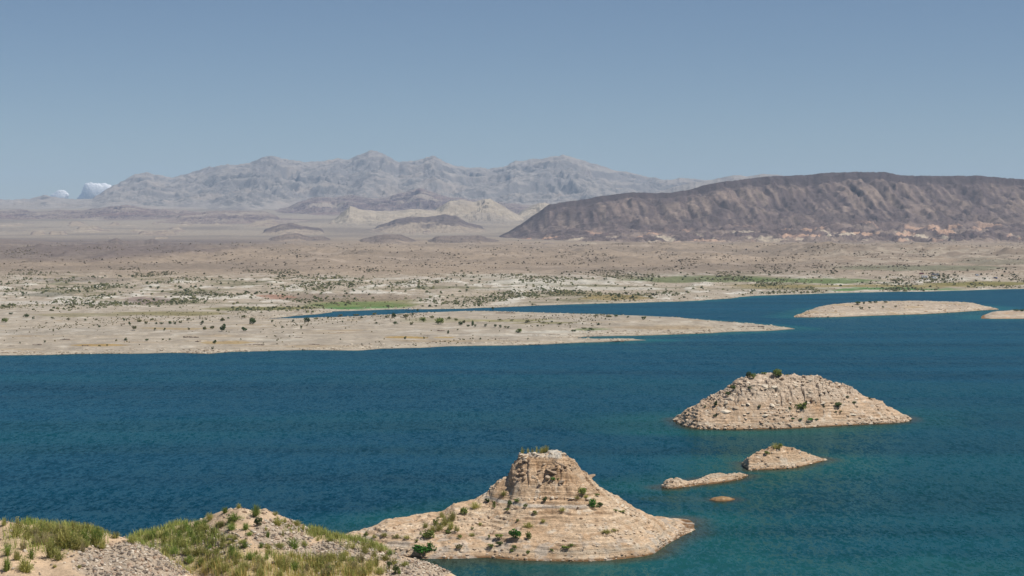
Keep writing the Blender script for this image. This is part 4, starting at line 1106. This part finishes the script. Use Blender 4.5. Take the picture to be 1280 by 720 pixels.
A2 = [(318, 637, 17, 16, 'weed', 'tallest green weed clump on the peak of the foreground hill'), (322, 651, 13, 11, 'big', 'dark green bush in the gravel just below the foreground peak'), (291, 645, 20, 13, 'weed', 'broad green weed clump left of the foreground peak'),
      (297, 632, 7, 7, 'weedy', 'small tuft on the skyline left of the foreground peak'), (280, 637, 9, 9, 'weed'), (305, 657, 11, 10, 'weed'), (288, 658, 15, 9, 'weed'),
      (366, 678, 20, 15, 'weed', 'dense green weed clump at the foot of the grey gravel face'), (379, 679, 11, 9, 'weed'), (304, 679, 13, 11, 'weed'), (345, 651, 15, 12, 'weedy'), (333, 667, 7, 10, 'weed'), (354, 650, 8, 8, 'weedy'), (342, 641, 9, 6, 'weedy'),
      (347, 681, 16, 8, 'weed'), (333, 682, 14, 7, 'weedy'), (325, 681, 8, 8, 'weed'), (310, 666, 9, 7, 'weed'), (318, 690, 8, 6, 'weedy'), (494, 712, 9, 12, 'big', 'dark bush at the lower right foot of the foreground hill'), (485, 706, 6, 11, 'big', 'slim dark bush left of the dark bush at the foot of the hill'),
      (498, 713, 5, 10, 'weed')]
for (a, b) in ((262, 648), (252, 653), (243, 657), (234, 660), (226, 663), (218, 664), (208, 668), (200, 670), (190, 672), (180, 675), (172, 676), (165, 678), (222, 672), (236, 668), (248, 664), (258, 660), (270, 656), (212, 676), (202, 680), (228, 680), (240, 676), (252, 672), (266, 668), (206, 688), (216, 692), (230, 690),
               (262, 680), (275, 676), (246, 690), (260, 694), (270, 690), (286, 688), (236, 702), (250, 706), (266, 706), (296, 694), (310, 696)):
    A2.append((a + random.uniform(-3, 3), b - 3 + random.uniform(-2, 2), random.uniform(9, 16), random.uniform(8, 14), random.choice(['weed', 'weed', 'weedy'])))
for (a, b) in ((370, 655), (380, 660), (390, 664), (400, 667), (410, 669), (420, 671), (430, 673), (441, 676), (452, 680), (463, 684), (474, 688), (486, 692), (440, 684), (452, 690), (465, 694), (478, 698), (490, 703), (503, 706), (412, 676), (398, 675)):
    A2.append((a + random.uniform(-3, 3), b - 2, random.uniform(8, 14), random.uniform(6, 9), random.choice(['weedy', 'weedy', 'weed', 'thin'])))
for k in range(34):
    u_ = random.uniform(225, 470)
    A2.append((u_, random.uniform(max(646, 640 + abs(u_ - 320) * .25), 700), random.uniform(6, 12), random.uniform(5, 10), random.choice(['weedy', 'weed', 'weedy', 'thin'])))
for k in range(46):
    A2.append((random.uniform(262, 478), random.uniform(696, 716), random.uniform(10, 17), random.uniform(9, 15), random.choice(['weedy', 'weedy', 'weed', 'dry'])))
put(hit_near, A2, 'weed clumps on the foreground hill', {'weed': 'feathery green weed clump among many on the slopes of the foreground hill', 'weedy': 'yellow green weed clump among many on the slopes of the foreground hill',
                                                       'thin': 'sparse thin weed tuft on the gravelly slopes of the foreground hill', 'dry': 'dry straw coloured tuft in the tall grass below the foreground hill'})


# ---- stuff: grass, gravel, desert scrub
def many(name, base_v, base_f, P, S, Rz, cols, mat, jitter=0.0, flat=None):
    n = len(P); r = np.random.default_rng(5)
    V = np.broadcast_to(base_v, (n,) + base_v.shape).copy()
    if jitter:
        V *= 1 + r.uniform(-jitter, jitter, V.shape)
    V = V * S[:, None, :]
    V = np.einsum('nij,nkj->nki', rot_z(Rz), V) + P[:, None, :]
    f = (base_f[None] + (np.arange(n) * base_v.shape[0])[:, None, None]).reshape(-1, base_f.shape[1])
    c = np.repeat(cols[:, None, :], base_v.shape[0], 1)
    return tag(mesh_obj(name, V.reshape(-1, 3), f, mat, c.reshape(-1, 3), smooth=False), kind='stuff')


phi = (1 + 5 ** .5) / 2
ICO = np.array([(-1, phi, 0), (1, phi, 0), (-1, -phi, 0), (1, -phi, 0), (0, -1, phi), (0, 1, phi), (0, -1, -phi), (0, 1, -phi), (phi, 0, -1), (phi, 0, 1), (-phi, 0, -1), (-phi, 0, 1)]) / 1.9
ICF = np.array([(0, 11, 5), (0, 5, 1), (0, 1, 7), (0, 7, 10), (0, 10, 11), (1, 5, 9), (5, 11, 4), (11, 10, 2), (10, 7, 6), (7, 1, 8), (3, 9, 4), (3, 4, 2), (3, 2, 6), (3, 6, 8), (3, 8, 9), (4, 9, 5), (2, 4, 11), (6, 2, 10), (8, 6, 7), (9, 8, 1)])
vis = (YN > 104) & (YN < 165) & (RN < 735) & (RN > 625) & (UN > -30) & (UN < 600)


def sample(prob, n, X, Y, Zg):
    w_ = prob.ravel() / prob.sum()
    k = RNG.choice(w_.size, n, p=w_)
    x = X.ravel()[k] + RNG.uniform(-.06, .06, n); y = Y.ravel()[k] + RNG.uniform(-.06, .06, n)
    return np.stack([x, y, Zg.ravel()[k]], 1), k


P, k = sample((gm + .08) * vis, 24000, XN, YN, ZN)
sz = 0.028 + 0.15 * RNG.random(len(P)) ** 4
S = np.stack([sz, sz * RNG.uniform(.7, 1.2, len(P)), sz * RNG.uniform(.5, .9, len(P))], 1)
g_ = RNG.random(len(P))
cols = mix(np.broadcast_to(np.array((0.13, 0.105, 0.085)), (len(P), 3)), (0.64, 0.56, 0.45), g_ ** 1.6)
cols = mix(cols, (0.38, 0.27, 0.19), (RNG.random(len(P)) < .25) * .8)
P[:, 2] += S[:, 2] * .3
many('gravel', ICO, ICF, P, S, RNG.uniform(0, 6.28, len(P)), cols, M_STONE, .3)

BL = np.array([(-.5, 0, 0), (.5, 0, 0), (.35, .3, .6), (-.35, .3, .6), (-.35, .3, .6), (.35, .3, .6), (.08, .8, 1.0), (-.08, .8, 1.0)], float)
BF = np.array([(0, 1, 2, 3), (4, 5, 6, 7)])
P, k = sample((gs ** 1.3) * (0.25 + sst(-0.15, 0.3, fbm(XN / 1.3, YN / 2.0, 4))) * vis, 15000, XN, YN, ZN)
hg = RNG.uniform(.25, .75, len(P)) * (0.6 + 0.5 * gs.ravel()[k])
S = np.stack([np.full(len(P), .045), hg * RNG.uniform(.1, .7, len(P)), hg], 1)
m_ = RNG.random(len(P)); low = sst(690, 705, RN.ravel()[k])
cols = mix(np.broadcast_to(np.array((0.19, 0.27, 0.06)), (len(P), 3)), (0.47, 0.46, 0.15), m_)
cols = mix(cols, (0.56, 0.44, 0.17), low * (RNG.random(len(P)) < .5))
many('grass', BL, BF, P, S, RNG.uniform(0, 6.28, len(P)), cols, M_GRASS)

HB = np.array([(-.5, -.35, 0), (.5, -.35, 0), (0, .5, 0), (-.33, -.2, .75), (.38, -.25, .6), (.0, .33, .8), (0, 0, 1.0)])
HF = np.array([(0, 1, 4), (0, 4, 3), (1, 2, 5), (1, 5, 4), (2, 0, 3), (2, 3, 5), (3, 4, 6), (4, 5, 6), (5, 3, 6)])
onF = (GF['U'] > -60) & (GF['U'] < 1340) & (GF['D'] > 6)
rowgap = np.abs(np.gradient(GF['R'], axis=0)); rowgap = np.clip(rowgap, 0, 1.5)
clump = sst(-0.05, 0.4, fbm(GF['X'] / 60, GF['Y'] / 150 + 3, 5)) * 2.2
pA = onF * sst(392, 384, GF['R']) * sst(300, 306, GF['R']) * rowgap * (0.10 + clump) * (0.45 + 0.55 * sst(330, 350, GF['R']))
P, k = sample(pA, 24000, GF['X'], GF['Y'], GF['Z'])
P[:, 0] += RNG.uniform(-1.2, 1.2, len(P))
sc_ = (0.3 + 1.0 * RNG.random(len(P)) ** 4) * (0.9 + P[:, 1] / 2600)
S = np.stack([sc_ * 1.5, sc_ * 1.5, sc_ * RNG.uniform(.6, 1.0, len(P))], 1)
bw = sst(1450, 1900, P[:, 1])
cols = mix(np.broadcast_to(np.array((0.10, 0.12, 0.055)), (len(P), 3)), (0.24, 0.22, 0.11), RNG.random(len(P)))
cols = mix(cols, mix(np.broadcast_to(np.array((0.22, 0.175, 0.13)), (len(P), 3)), (0.28, 0.225, 0.165), RNG.random(len(P))), bw * .9)
many('desert_scrub', HB, HF, P, S, RNG.uniform(0, 6.28, len(P)), cols, M_GRASS)
pB = onF * sst(386, 392, GF['R']) * sst(436, 425, GF['R']) * (0.05 + clump) * (GF['U'] < 900)
P, k = sample(pB, 1000, GF['X'], GF['Y'], GF['Z'])
sc_ = RNG.uniform(.25, .6, len(P)); S = np.stack([sc_ * 1.5, sc_ * 1.5, sc_], 1)
cols = mix(np.broadcast_to(np.array((0.08, 0.09, 0.035)), (len(P), 3)), (0.22, 0.18, 0.08), RNG.random(len(P)))
many('low_scrub', HB, HF, P, S, RNG.uniform(0, 6.28, len(P)), cols, M_GRASS)


selS = (GF['D'] > 0.2) & (GF['D'] < 26) & (GF['U'] > -40) & (GF['U'] < 1300) & (GF['Y'] < 1400)
P, k = sample(selS * sst(26, 1, GF['D']) * (0.1 + sst(-.1, .3, fbm(GF['X'] / 25, GF['Y'] / 25, 4))), 5000, GF['X'], GF['Y'], GF['Z'])
sz = 0.15 + 0.55 * RNG.random(len(P)) ** 3
S = np.stack([sz * RNG.uniform(1, 2, len(P)), sz, sz * RNG.uniform(.4, .8, len(P))], 1)
cols = mix(np.broadcast_to(np.array((0.20, 0.15, 0.105)), (len(P), 3)), (0.52, 0.45, 0.35), RNG.random(len(P)))
many('shore_stones', ICO, ICF, P, S, RNG.uniform(0, 6.28, len(P)), cols, M_STONE, .3)
for G_, nS, sM in ((G_H, 2600, .28), (G_M, 1500, .5), (G_S, 260, .35), (G_L, 240, .35), (G_A, 500, .8)):
    ok_ = (G_['Z'] > 0.03) & (G_['V'] > -.02) & (G_['V'] < 1.05)
    P, k = sample(ok_ * (0.12 + sst(1.6, 0.1, G_['Z']) + 0.9 * sst(0.0, 0.35, G_['nb'])), nS, G_['X'], G_['Y'], G_['Z'])
    sz = sM * (0.25 + RNG.random(len(P)) ** 4)
    S = np.stack([sz * RNG.uniform(.8, 1.6, len(P)), sz, sz * RNG.uniform(.4, .8, len(P))], 1)
    cols = mix(np.broadcast_to(np.array((0.34, 0.235, 0.15)), (len(P), 3)), (0.60, 0.49, 0.37), RNG.random(len(P)))
    many('scree', ICO, ICF, P, S, RNG.uniform(0, 6.28, len(P)), cols, M_STONE, .3)


# ---- boulders and outcrops
def ico2():
    V = [tuple(v / np.linalg.norm(v)) for v in ICO]; Fs = []
    cache = {}

    def mid(a, b):
        k_ = (min(a, b), max(a, b))
        if k_ not in cache:
            m_ = np.array(V[a]) + np.array(V[b]); V.append(tuple(m_ / np.linalg.norm(m_))); cache[k_] = len(V) - 1
        return cache[k_]
    for a, b, c in ICF:
        x, y, z = mid(a, b), mid(b, c), mid(c, a)
        Fs += [(a, x, z), (b, y, x), (c, z, y), (x, y, z)]
    return np.array(V), np.array(Fs)


I2V, I2F = ico2()


def boulder_arr(seed, flat=.6, cols=((0.44, 0.335, 0.235), (0.62, 0.53, 0.41))):
    r = np.random.default_rng(seed)
    V = I2V.copy()
    for _ in range(9):       # flat fracture faces
        d_ = r.normal(size=3); d_ /= np.linalg.norm(d_); h = r.uniform(.45, .8)
        e = V @ d_; V = V - np.maximum(e - h, 0)[:, None] * d_
    V = V * (1 + r.uniform(-.05, .05, (len(V), 1))) * np.array([r.uniform(.8, 1.25), r.uniform(.7, 1), flat]) * .6
    V[:, 2] += .2 * flat
    c = mix(np.broadcast_to(np.array(cols[0]), (len(V), 3)), cols[1], np.full(len(V), r.random()))
    return V, I2F, c


B_PALE = [proto('boulder', boulder_arr(300 + k), M_ROCK) for k in range(7)]
B_BROWN = [proto('boulder', boulder_arr(320 + k, .7, ((0.28, 0.20, 0.135), (0.38, 0.30, 0.22))), M_ROCK) for k in range(5)]


def boulder(p, s, label, group, pool):
    o = random.choice(pool).copy(); COL.objects.link(o)
    o.location = (p.x, p.y, p.z - .2 * s); o.scale = (s * random.uniform(1.0, 2.0), s, s * random.uniform(.5, .95))
    o.rotation_euler = (random.uniform(-.35, .35), random.uniform(-.35, .35), random.uniform(0, 6.28))
    tag(o, label, 'boulder', group)


cz = np.argwhere((G_M['V'] > .25) & (G_M['V'] < 1.0) & (G_M['Z'] > 4.2 + 1.8 * G_M['nb']) & (G_M['U'] > 905) & (G_M['U'] < 1075))
for i, j in cz[RNG.choice(len(cz), 110, replace=False)]:
    p = Vector((G_M['X'][i, j], G_M['Y'][i, j], G_M['Z'][i, j]))
    boulder(p, random.choice([.7, .9, 1.1, 1.4, 1.9]), 'pale angular boulder in the jumble covering the upper mound island', 'boulders of the mound island', B_PALE)
for (u, y, w_) in ((1012, 519, 4), (1065, 518, 4.5), (936, 515.5, 5), (911, 499, 7), (863, 517, 4), (966, 507, 4.5), (973, 505.5, 5), (957, 519, 5), (985, 513, 4), (889, 523, 3)):
    p = hitM(u, y)
    boulder(p, w_ * p.y / F * 1.3, 'white boulder lying alone on the lower mound island slope', 'white boulders low on the mound island', B_PALE)
for k in range(34):
    u = random.uniform(768, 806); y = np.interp(u, [768, 806], [626, 645]) + random.uniform(-1, 8)
    p = hitH(u, y)
    boulder(p, random.choice([.35, .5, .6, .8]), 'pale block in the rockfall on the right shoulder of the headland', 'rockfall on the headland', B_PALE)
for k in range(34):
    u = random.uniform(604, 738); p = hitH(u, 622.5 + random.uniform(-1.3, 2.5) + 2 * math.sin(u / 19))
    boulder(p, random.choice([.3, .45, .6, .75]), 'pale block in the rock ledge across the middle of the headland', 'ledge blocks of the headland', B_PALE)
for k in range(26):
    u = random.uniform(650, 704); p = hitH(u, 570 + random.uniform(-2.5, 2.5) - max(0, (u - 684) * .25))
    boulder(p, random.choice([.4, .55, .8, 1.0]), 'white block of the broken cap on the knoll', 'cap blocks of the knoll', B_PALE)
for k in range(40):
    u = random.uniform(636, 742); y = random.uniform(577, 606)
    p = hitH(u, y)
    if p.z > 7: boulder(p, random.choice([.35, .5, .8, 1.2]), 'brown crag block on the steep face of the knoll', 'crag blocks of the knoll', B_BROWN)
for (u, y) in ((316, 640), (327, 642), (333, 638), (328, 638), (303, 640), (290, 640), (301, 650)):
    p = hit_near(u, y)
    boulder(p, random.uniform(.3, .55), 'tan rock at the peak of the foreground hill', 'rocks of the foreground peak', B_BROWN)
for (u, y) in ((28, 664), (36, 662), (55, 700), (170, 681), (165, 679), (152, 676)):
    p = hit_near(u, y)
    boulder(p, random.uniform(.2, .4), 'tan rock on the leftmost foreground bank', 'rocks of the leftmost bank', B_BROWN)
for (u, y) in ((829, 604), (838, 602), (846, 602), (851, 604), (833, 607), (842, 606)):
    pass


def outcrop(u, y, w_, h_, label):
    p = hitF(u, y); s = p.y / F
    r = np.random.default_rng(int(u * 10)); Vs, Fs, Cs = [], [], []; off = 0
    n = max(3, int(w_ / 2.2))
    for k in range(n):
        V, f, c = boulder_arr(int(u * 7) + k, .8, ((0.10, 0.075, 0.06), (0.20, 0.15, 0.115)))  # dark rock tones stand in for the shade beneath overhanging ledges
        sx = w_ * s / n * r.uniform(1.1, 1.9)
        V = V * np.array([sx, sx * .8, h_ * s * r.uniform(.8, 1.5)])
        V[:, 0] += (k + .5 - n / 2) * w_ * s / n; V[:, 1] += r.uniform(-1, 1) * s * 3
        Vs.append(V); Fs.append(f + off); Cs.append(c); off += len(V)
    o = mesh_obj('shade_toned_outcrop', np.concatenate(Vs), np.concatenate(Fs), M_ROCK, np.concatenate(Cs), smooth=False)
    o.location = (p.x, p.y, p.z - .1)
    tag(o, label, 'rock outcrop', 'peninsula outcrops coloured dark for ledge shade')


for it in ((238, 422, 20, 2.4, 'shade coloured rock outcrop left of the single bush above the orange strip'), (80, 424.5, 12, 2.2, 'shade coloured rock outcrop on the left end of the peninsula'), (247, 427.5, 6, 2, 'short shade coloured outcrop just left of the bush over the orange strip'),
           (551, 413.8, 9, 2.2, 'shade coloured ledge of rock beside the small upright bush'), (632, 391.5, 24, 1.8, 'longest shade coloured ledge along the lagoon side of the peninsula'), (318, 431, 24, 1.4, 'thin shade coloured ledge near the water in the left middle of the peninsula'),
           (373, 422, 8, 1.7, 'short shade coloured ledge on the pale shelf below the wide lagoon bush'), (392, 431, 14, 1.6, 'shade coloured ledge near the water right of the thin long ledge'), (356, 431.5, 6, 1.4, 'tiny shade coloured outcrop between two ledges near the water'),
           (624, 423.2, 22, 1.3, 'thin shade coloured ledge above the spit'), (852, 392.8, 12, 2.2, 'shade coloured rocks on the highest skyline of the peninsula point'), (45, 431.5, 12, 2, 'row of dark rocks near the water at far left'), (12, 433, 8, 1.5, 'small dark rocks near the water at the left edge'),
           (107, 432.5, 9, 1.8, 'dark rocks near the water below the orange strip on the left'), (152.5, 405.5, 6, 2.6, 'flat dark rock among the left shrubs'), (596, 433, 26, 1.4, 'dark rim of rock along the spit shoreline'), (660, 430.8, 34, 1.3, 'longer dark rim of rock along the spit shoreline'),
           (760, 426.6, 40, 1.3, 'dark rim of rock at the tip of the spit'), (425, 416, 8, 1.1, 'faint shade coloured ledge in the centre of the peninsula'), (690, 418.5, 20, 1.0, 'thin shade coloured ledge near the cove'), (905, 402.5, 22, 1.1, 'thin shade coloured ledge on the peninsula point'), (945, 408, 22, 1.2, 'thin shade coloured ledge close to the tip of the peninsula point')):
    outcrop(*it)


# ---- boat and parked vehicles on the far shore
def prism(name, prof, half, mat, parent, axis='y'):
    """side outline extruded across the width"""
    n = len(prof)
    V = [(x, -half, z) for x, z in prof] + [(x, half, z) for x, z in prof]
    me = bpy.data.meshes.new(name)
    me.from_pydata(V, [], [tuple(range(n))[::-1], tuple(range(n, 2 * n))] + [(i, (i + 1) % n, (i + 1) % n + n, i + n) for i in range(n)])
    me.materials.append(mat)
    o = bpy.data.objects.new(name, me); COL.objects.link(o); o.parent = parent
    return o


def wheel(parent, x, y, r, mat):
    n = 14
    V = [(x + r * math.cos(6.2832 * k / n), y + s * .1, r + r * math.sin(6.2832 * k / n)) for s in (-1, 1) for k in range(n)]
    me = bpy.data.meshes.new('wheel')
    me.from_pydata(V, [], [tuple(range(n))[::-1], tuple(range(n, 2 * n))] + [(i, (i + 1) % n, (i + 1) % n + n, i + n) for i in range(n)])
    me.materials.append(mat)
    o = bpy.data.objects.new('wheel', me); COL.objects.link(o); o.parent = parent


P_WHITE = plain_mat('white_paint', (0.62, 0.62, 0.60), .5); P_GLASS = plain_mat('dark_glass', (0.02, 0.025, 0.03), .1)
P_TYRE = plain_mat('tyre_rubber', (0.02, 0.02, 0.02), .8); P_BLUE = plain_mat('dark_blue_paint', (0.02, 0.05, 0.16), .35)
P_RED = plain_mat('maroon_paint', (0.16, 0.03, 0.035), .35); P_GREY = plain_mat('silver_paint', (0.45, 0.47, 0.50), .35)
P_MOTOR = plain_mat('black_motor', (0.03, 0.03, 0.03), .4)


def empty(name, p, rz, label, cat, group=None):
    o = bpy.data.objects.new(name, None); COL.objects.link(o)
    o.location = p; o.rotation_euler = (0, 0, rz)
    return tag(o, label, cat, group)


bu, by_ = 512.0, 387.9
bY = float(lake_dist(by_)); bp_ = Vector(((bu - 640) / F * bY, bY, -0.08))
b = empty('motor_boat', bp_, math.radians(200), 'small white motor boat moored at the edge of the narrow lagoon', 'boat')
hullv = []
for x, hw, zt_, zk in ((-2.4, .95, .75, 0), (-1, 1.05, .75, -.05), (.6, 1.0, .8, -.05), (1.7, .6, .9, .1), (2.5, .04, 1.0, .6)):
    hullv += [(x, -hw, zt_), (x, -hw * .7, zk + .1), (x, 0, zk), (x, hw * .7, zk + .1), (x, hw, zt_)]
hf = [(i * 5 + j, i * 5 + j + 1, i * 5 + j + 6, i * 5 + j + 5) for i in range(4) for j in range(4)] + [(i * 5 + 4, i * 5, i * 5 + 5, i * 5 + 9) for i in range(4)]
me = bpy.data.meshes.new('hull'); me.from_pydata(hullv, [], hf + [(0, 4, 3, 2, 1)]); me.materials.append(P_WHITE)
o = bpy.data.objects.new('hull', me); COL.objects.link(o); o.parent = b
prism('cabin', [(-.6, .76), (1.0, .82), (.6, 1.35), (-.4, 1.4)], .7, P_WHITE, b)
prism('windshield', [(.64, 1.34), (1.02, .86), (1.06, .86), (.68, 1.36)], .62, P_GLASS, b)
prism('outboard_motor', [(-2.75, .1), (-2.5, .1), (-2.42, .8), (-2.5, 1.15), (-2.85, 1.1)], .18, P_MOTOR, b)


def car(u, y, rz, paint, label):
    p = hitF(u, y)
    e = empty('parked_car', p, rz, label, 'car', 'vehicles parked on the far shore')
    prism('body', [(-2.1, .35), (2.1, .35), (2.15, .75), (1.2, .95), (.6, 1.45), (-1.2, 1.5), (-1.9, 1.0), (-2.15, .9)], .85, paint, e)
    prism('side_window', [(-1.5, 1.02), (.9, 1.0), (.5, 1.38), (-1.15, 1.42)], .87, P_GLASS, e)
    for x in (-1.3, 1.3):
        for s in (-.82, .82): wheel(e, x, s, .34, P_TYRE)


def camper(u, y, rz, L, label, name='camper_van', cat='camper'):
    p = hitF(u, y)
    e = empty(name, p, rz, label, cat, 'vehicles parked on the far shore')
    prism('body', [(-L / 2, .5), (L / 2 - .4, .5), (L / 2, .9), (L / 2 - .15, 1.4), (L / 2 - .6, 2.2), (-L / 2, 2.2)], 0.95, P_WHITE, e)
    for x in (-L * .3, 0.05 * L): prism('window', [(x, 1.25), (x + L * .18, 1.25), (x + L * .18, 1.8), (x, 1.8)], 0.965, P_GLASS, e)
    for x in (-L * .28, L * .28):
        for s in (-1, 1): wheel(e, x, s, .4, P_TYRE)


car(1152, 343, .3, P_RED, 'maroon car parked on the far shore above the white campers')
car(1166.5, 344, 3.0, P_BLUE, 'dark blue car parked near the white campers on the far shore')
car(1244, 348.6, 2.4, P_BLUE, 'dark blue car parked alone on the open gravel at the far right shore')
car(1222, 345, .8, P_GREY, 'silver car parked between the campers and the lone blue car')
camper(1156, 347.8, .2, 5.6, 'longer white camper parked left among the vehicles on the far shore')
camper(1171, 345, 2.9, 4.2, 'short white van beside the dark blue car on the far shore', 'van', 'van')
camper(1168, 349, .5, 4.6, 'white camper nearest the water among the parked vehicles')

# ---- clouds beyond the mountains
def cloud(name, lumps, label):
    L_ = np.array(lumps, float); Yc = 42000.0; k_ = Yc / F
    c3 = np.stack([(L_[:, 0] - 640) * k_, Yc + 300 * np.sin(L_[:, 0]), CAM_H - slope(L_[:, 1]) * Yc], 1)
    rx = L_[:, 2] * k_; rz = L_[:, 3] * k_
    cen = np.array([c3[:, 0].mean(), Yc, c3[:, 2].min()])
    th = np.linspace(0, 2 * np.pi, 181)[:-1]; ph = np.linspace(-.35, np.pi / 2, 70)
    TH, PH = np.meshgrid(th, ph)
    D_ = np.stack([np.cos(TH) * np.cos(PH), np.sin(TH) * np.cos(PH), np.sin(PH)], -1)
    R_ = np.full(TH.shape, 60.0)
    for c_, a_, z_ in zip(c3, rx, rz):
        sc3 = np.array([a_, a_, z_]); o_ = (cen - c_) / sc3; d_ = D_ / sc3
        A = (d_ ** 2).sum(-1); B = (d_ * o_).sum(-1); Cq = (o_ ** 2).sum() - 1
        disc = B * B - A * Cq
        R_ = np.maximum(R_, np.where(disc > 0, (-B + np.sqrt(np.maximum(disc, 0))) / A, 0))
    for _ in range(3):
        R_ = (R_ + np.roll(R_, 1, 1) + np.roll(R_, -1, 1)) / 3
    R_ = R_ * (1 + .24 * fbm(TH * 4, PH * 4 + 2, 6) * np.cos(PH))
    V = cen + D_ * R_[..., None]
    n_, m_ = TH.shape
    idx = np.arange(n_ * m_).reshape(n_, m_); nx = np.roll(idx, -1, 1)
    f = np.stack([idx[:-1], nx[:-1], nx[1:], idx[1:]], -1).reshape(-1, 4)
    tag(mesh_obj(name, V.reshape(-1, 3), f, M_CLOUD, smooth=True), label, 'cloud')


M_CLOUD, _nt, _b = new_mat('cloud_vapour')
_b.inputs['Base Color'].default_value = (0.44, 0.44, 0.435, 1); _b.inputs['Roughness'].default_value = 1.0
_b.inputs['Specular IOR Level'].default_value = 0.0
_b.inputs['Subsurface Weight'].default_value = 1.0; _b.inputs['Subsurface Scale'].default_value = 2500.0
_b.inputs['Subsurface Radius'].default_value = (1, 1, 1)
cloud('cloud', [(108, 243, 9, 9), (118, 239, 10, 10), (128, 235, 8, 6), (124, 240, 12, 10), (136, 240, 9, 9), (114, 236, 6, 5), (102, 247, 7, 6), (121, 233, 6, 4.5)], 'larger white cloud peeping over the left shoulder of the mountains')
cloud('cloud', [(79, 243, 8, 5), (73, 246, 6, 4), (86, 245, 5, 4), (80, 247, 9, 5)], 'smaller faint cloud low on the horizon left of the larger one')

# ================================================================== SKY, LIGHT, HAZE, CAMERA
SUN_EL, SUN_AZ = math.radians(61), math.radians(106)     # azimuth clockwise from the view direction (+Y)
w = bpy.data.worlds.new('World'); sc.world = w; w.use_nodes = True
nt = w.node_tree
bg = nt.nodes['Background']
sky = nt.nodes.new('ShaderNodeTexSky'); sky.sky_type = 'NISHITA'; sky.sun_disc = False
sky.sun_elevation = SUN_EL; sky.sun_rotation = SUN_AZ
sky.altitude = 1200; sky.air_density = 0.85; sky.dust_density = 0.3; sky.ozone_density = 3.5
nt.links.new(sky.outputs[0], bg.inputs['Color'])
bg.inputs['Strength'].default_value = 0.0515
sl = bpy.data.lights.new('sun', 'SUN'); sl.energy = 3.8; sl.angle = math.radians(0.5); sl.color = (1.0, 0.95, 0.88)
so = bpy.data.objects.new('sun', sl); COL.objects.link(so)
dv = Vector((math.sin(SUN_AZ) * math.cos(SUN_EL), math.cos(SUN_AZ) * math.cos(SUN_EL), math.sin(SUN_EL)))
so.rotation_euler = dv.to_track_quat('Z', 'Y').to_euler()
so.location = (0, -50, 300)

lo = min(float(min(v[2] for v in o.bound_box)) for o in COL.objects if o.type == 'MESH')
hi = max(float(max(v[2] for v in o.bound_box)) for o in COL.objects if o.type == 'MESH' and o.name.split('.')[0] != 'cloud')
x0, x1, y0, y1, zb0, zt0 = -13200, 13200, -400, 21800, lo - 1.0, hi + 20.0
hv = [(x, y, z) for z in (zb0, zt0) for x, y in ((x0, y0), (x1, y0), (x1, y1), (x0, y1))]
hm = bpy.data.materials.new('haze_air'); hm.use_nodes = True
hnt = hm.node_tree
for n in list(hnt.nodes): hnt.nodes.remove(n)
ho = hnt.nodes.new('ShaderNodeOutputMaterial'); pv = hnt.nodes.new('ShaderNodeVolumePrincipled')
pv.inputs['Color'].default_value = (0.54, 0.74, 1.0, 1); pv.inputs['Density'].default_value = 4.1e-5
pv.inputs['Anisotropy'].default_value = 0.0
hnt.links.new(pv.outputs[0], ho.inputs['Volume'])
haze = mesh_obj('haze', hv, [(3, 2, 1, 0), (4, 5, 6, 7), (0, 1, 5, 4), (1, 2, 6, 5), (2, 3, 7, 6), (3, 0, 4, 7)], hm, smooth=False)
tag(haze, kind='stuff')

cd = bpy.data.cameras.new('camera'); cam = bpy.data.objects.new('camera', cd); COL.objects.link(cam)
cam.location = (0, 0, CAM_H); cam.rotation_euler = (math.pi / 2 - PITCH, 0, 0)
cd.sensor_width = 36.0; cd.lens = 36.0 * F / 1280.0
cd.clip_start = 0.5; cd.clip_end = 120000
sc.camera = cam
sc.render.engine = 'CYCLES'
sc.cycles.use_denoising = True
sc.cycles.denoising_prefilter = 'ACCURATE'
sc.cycles.volume_bounces = 1
sc.cycles.max_bounces = 5
sc.cycles.diffuse_bounces = 2
sc.view_settings.view_transform = 'Standard'
sc.view_settings.look = 'None'
sc.view_settings.exposure = 0.4
sc.view_settings.gamma = 1.0
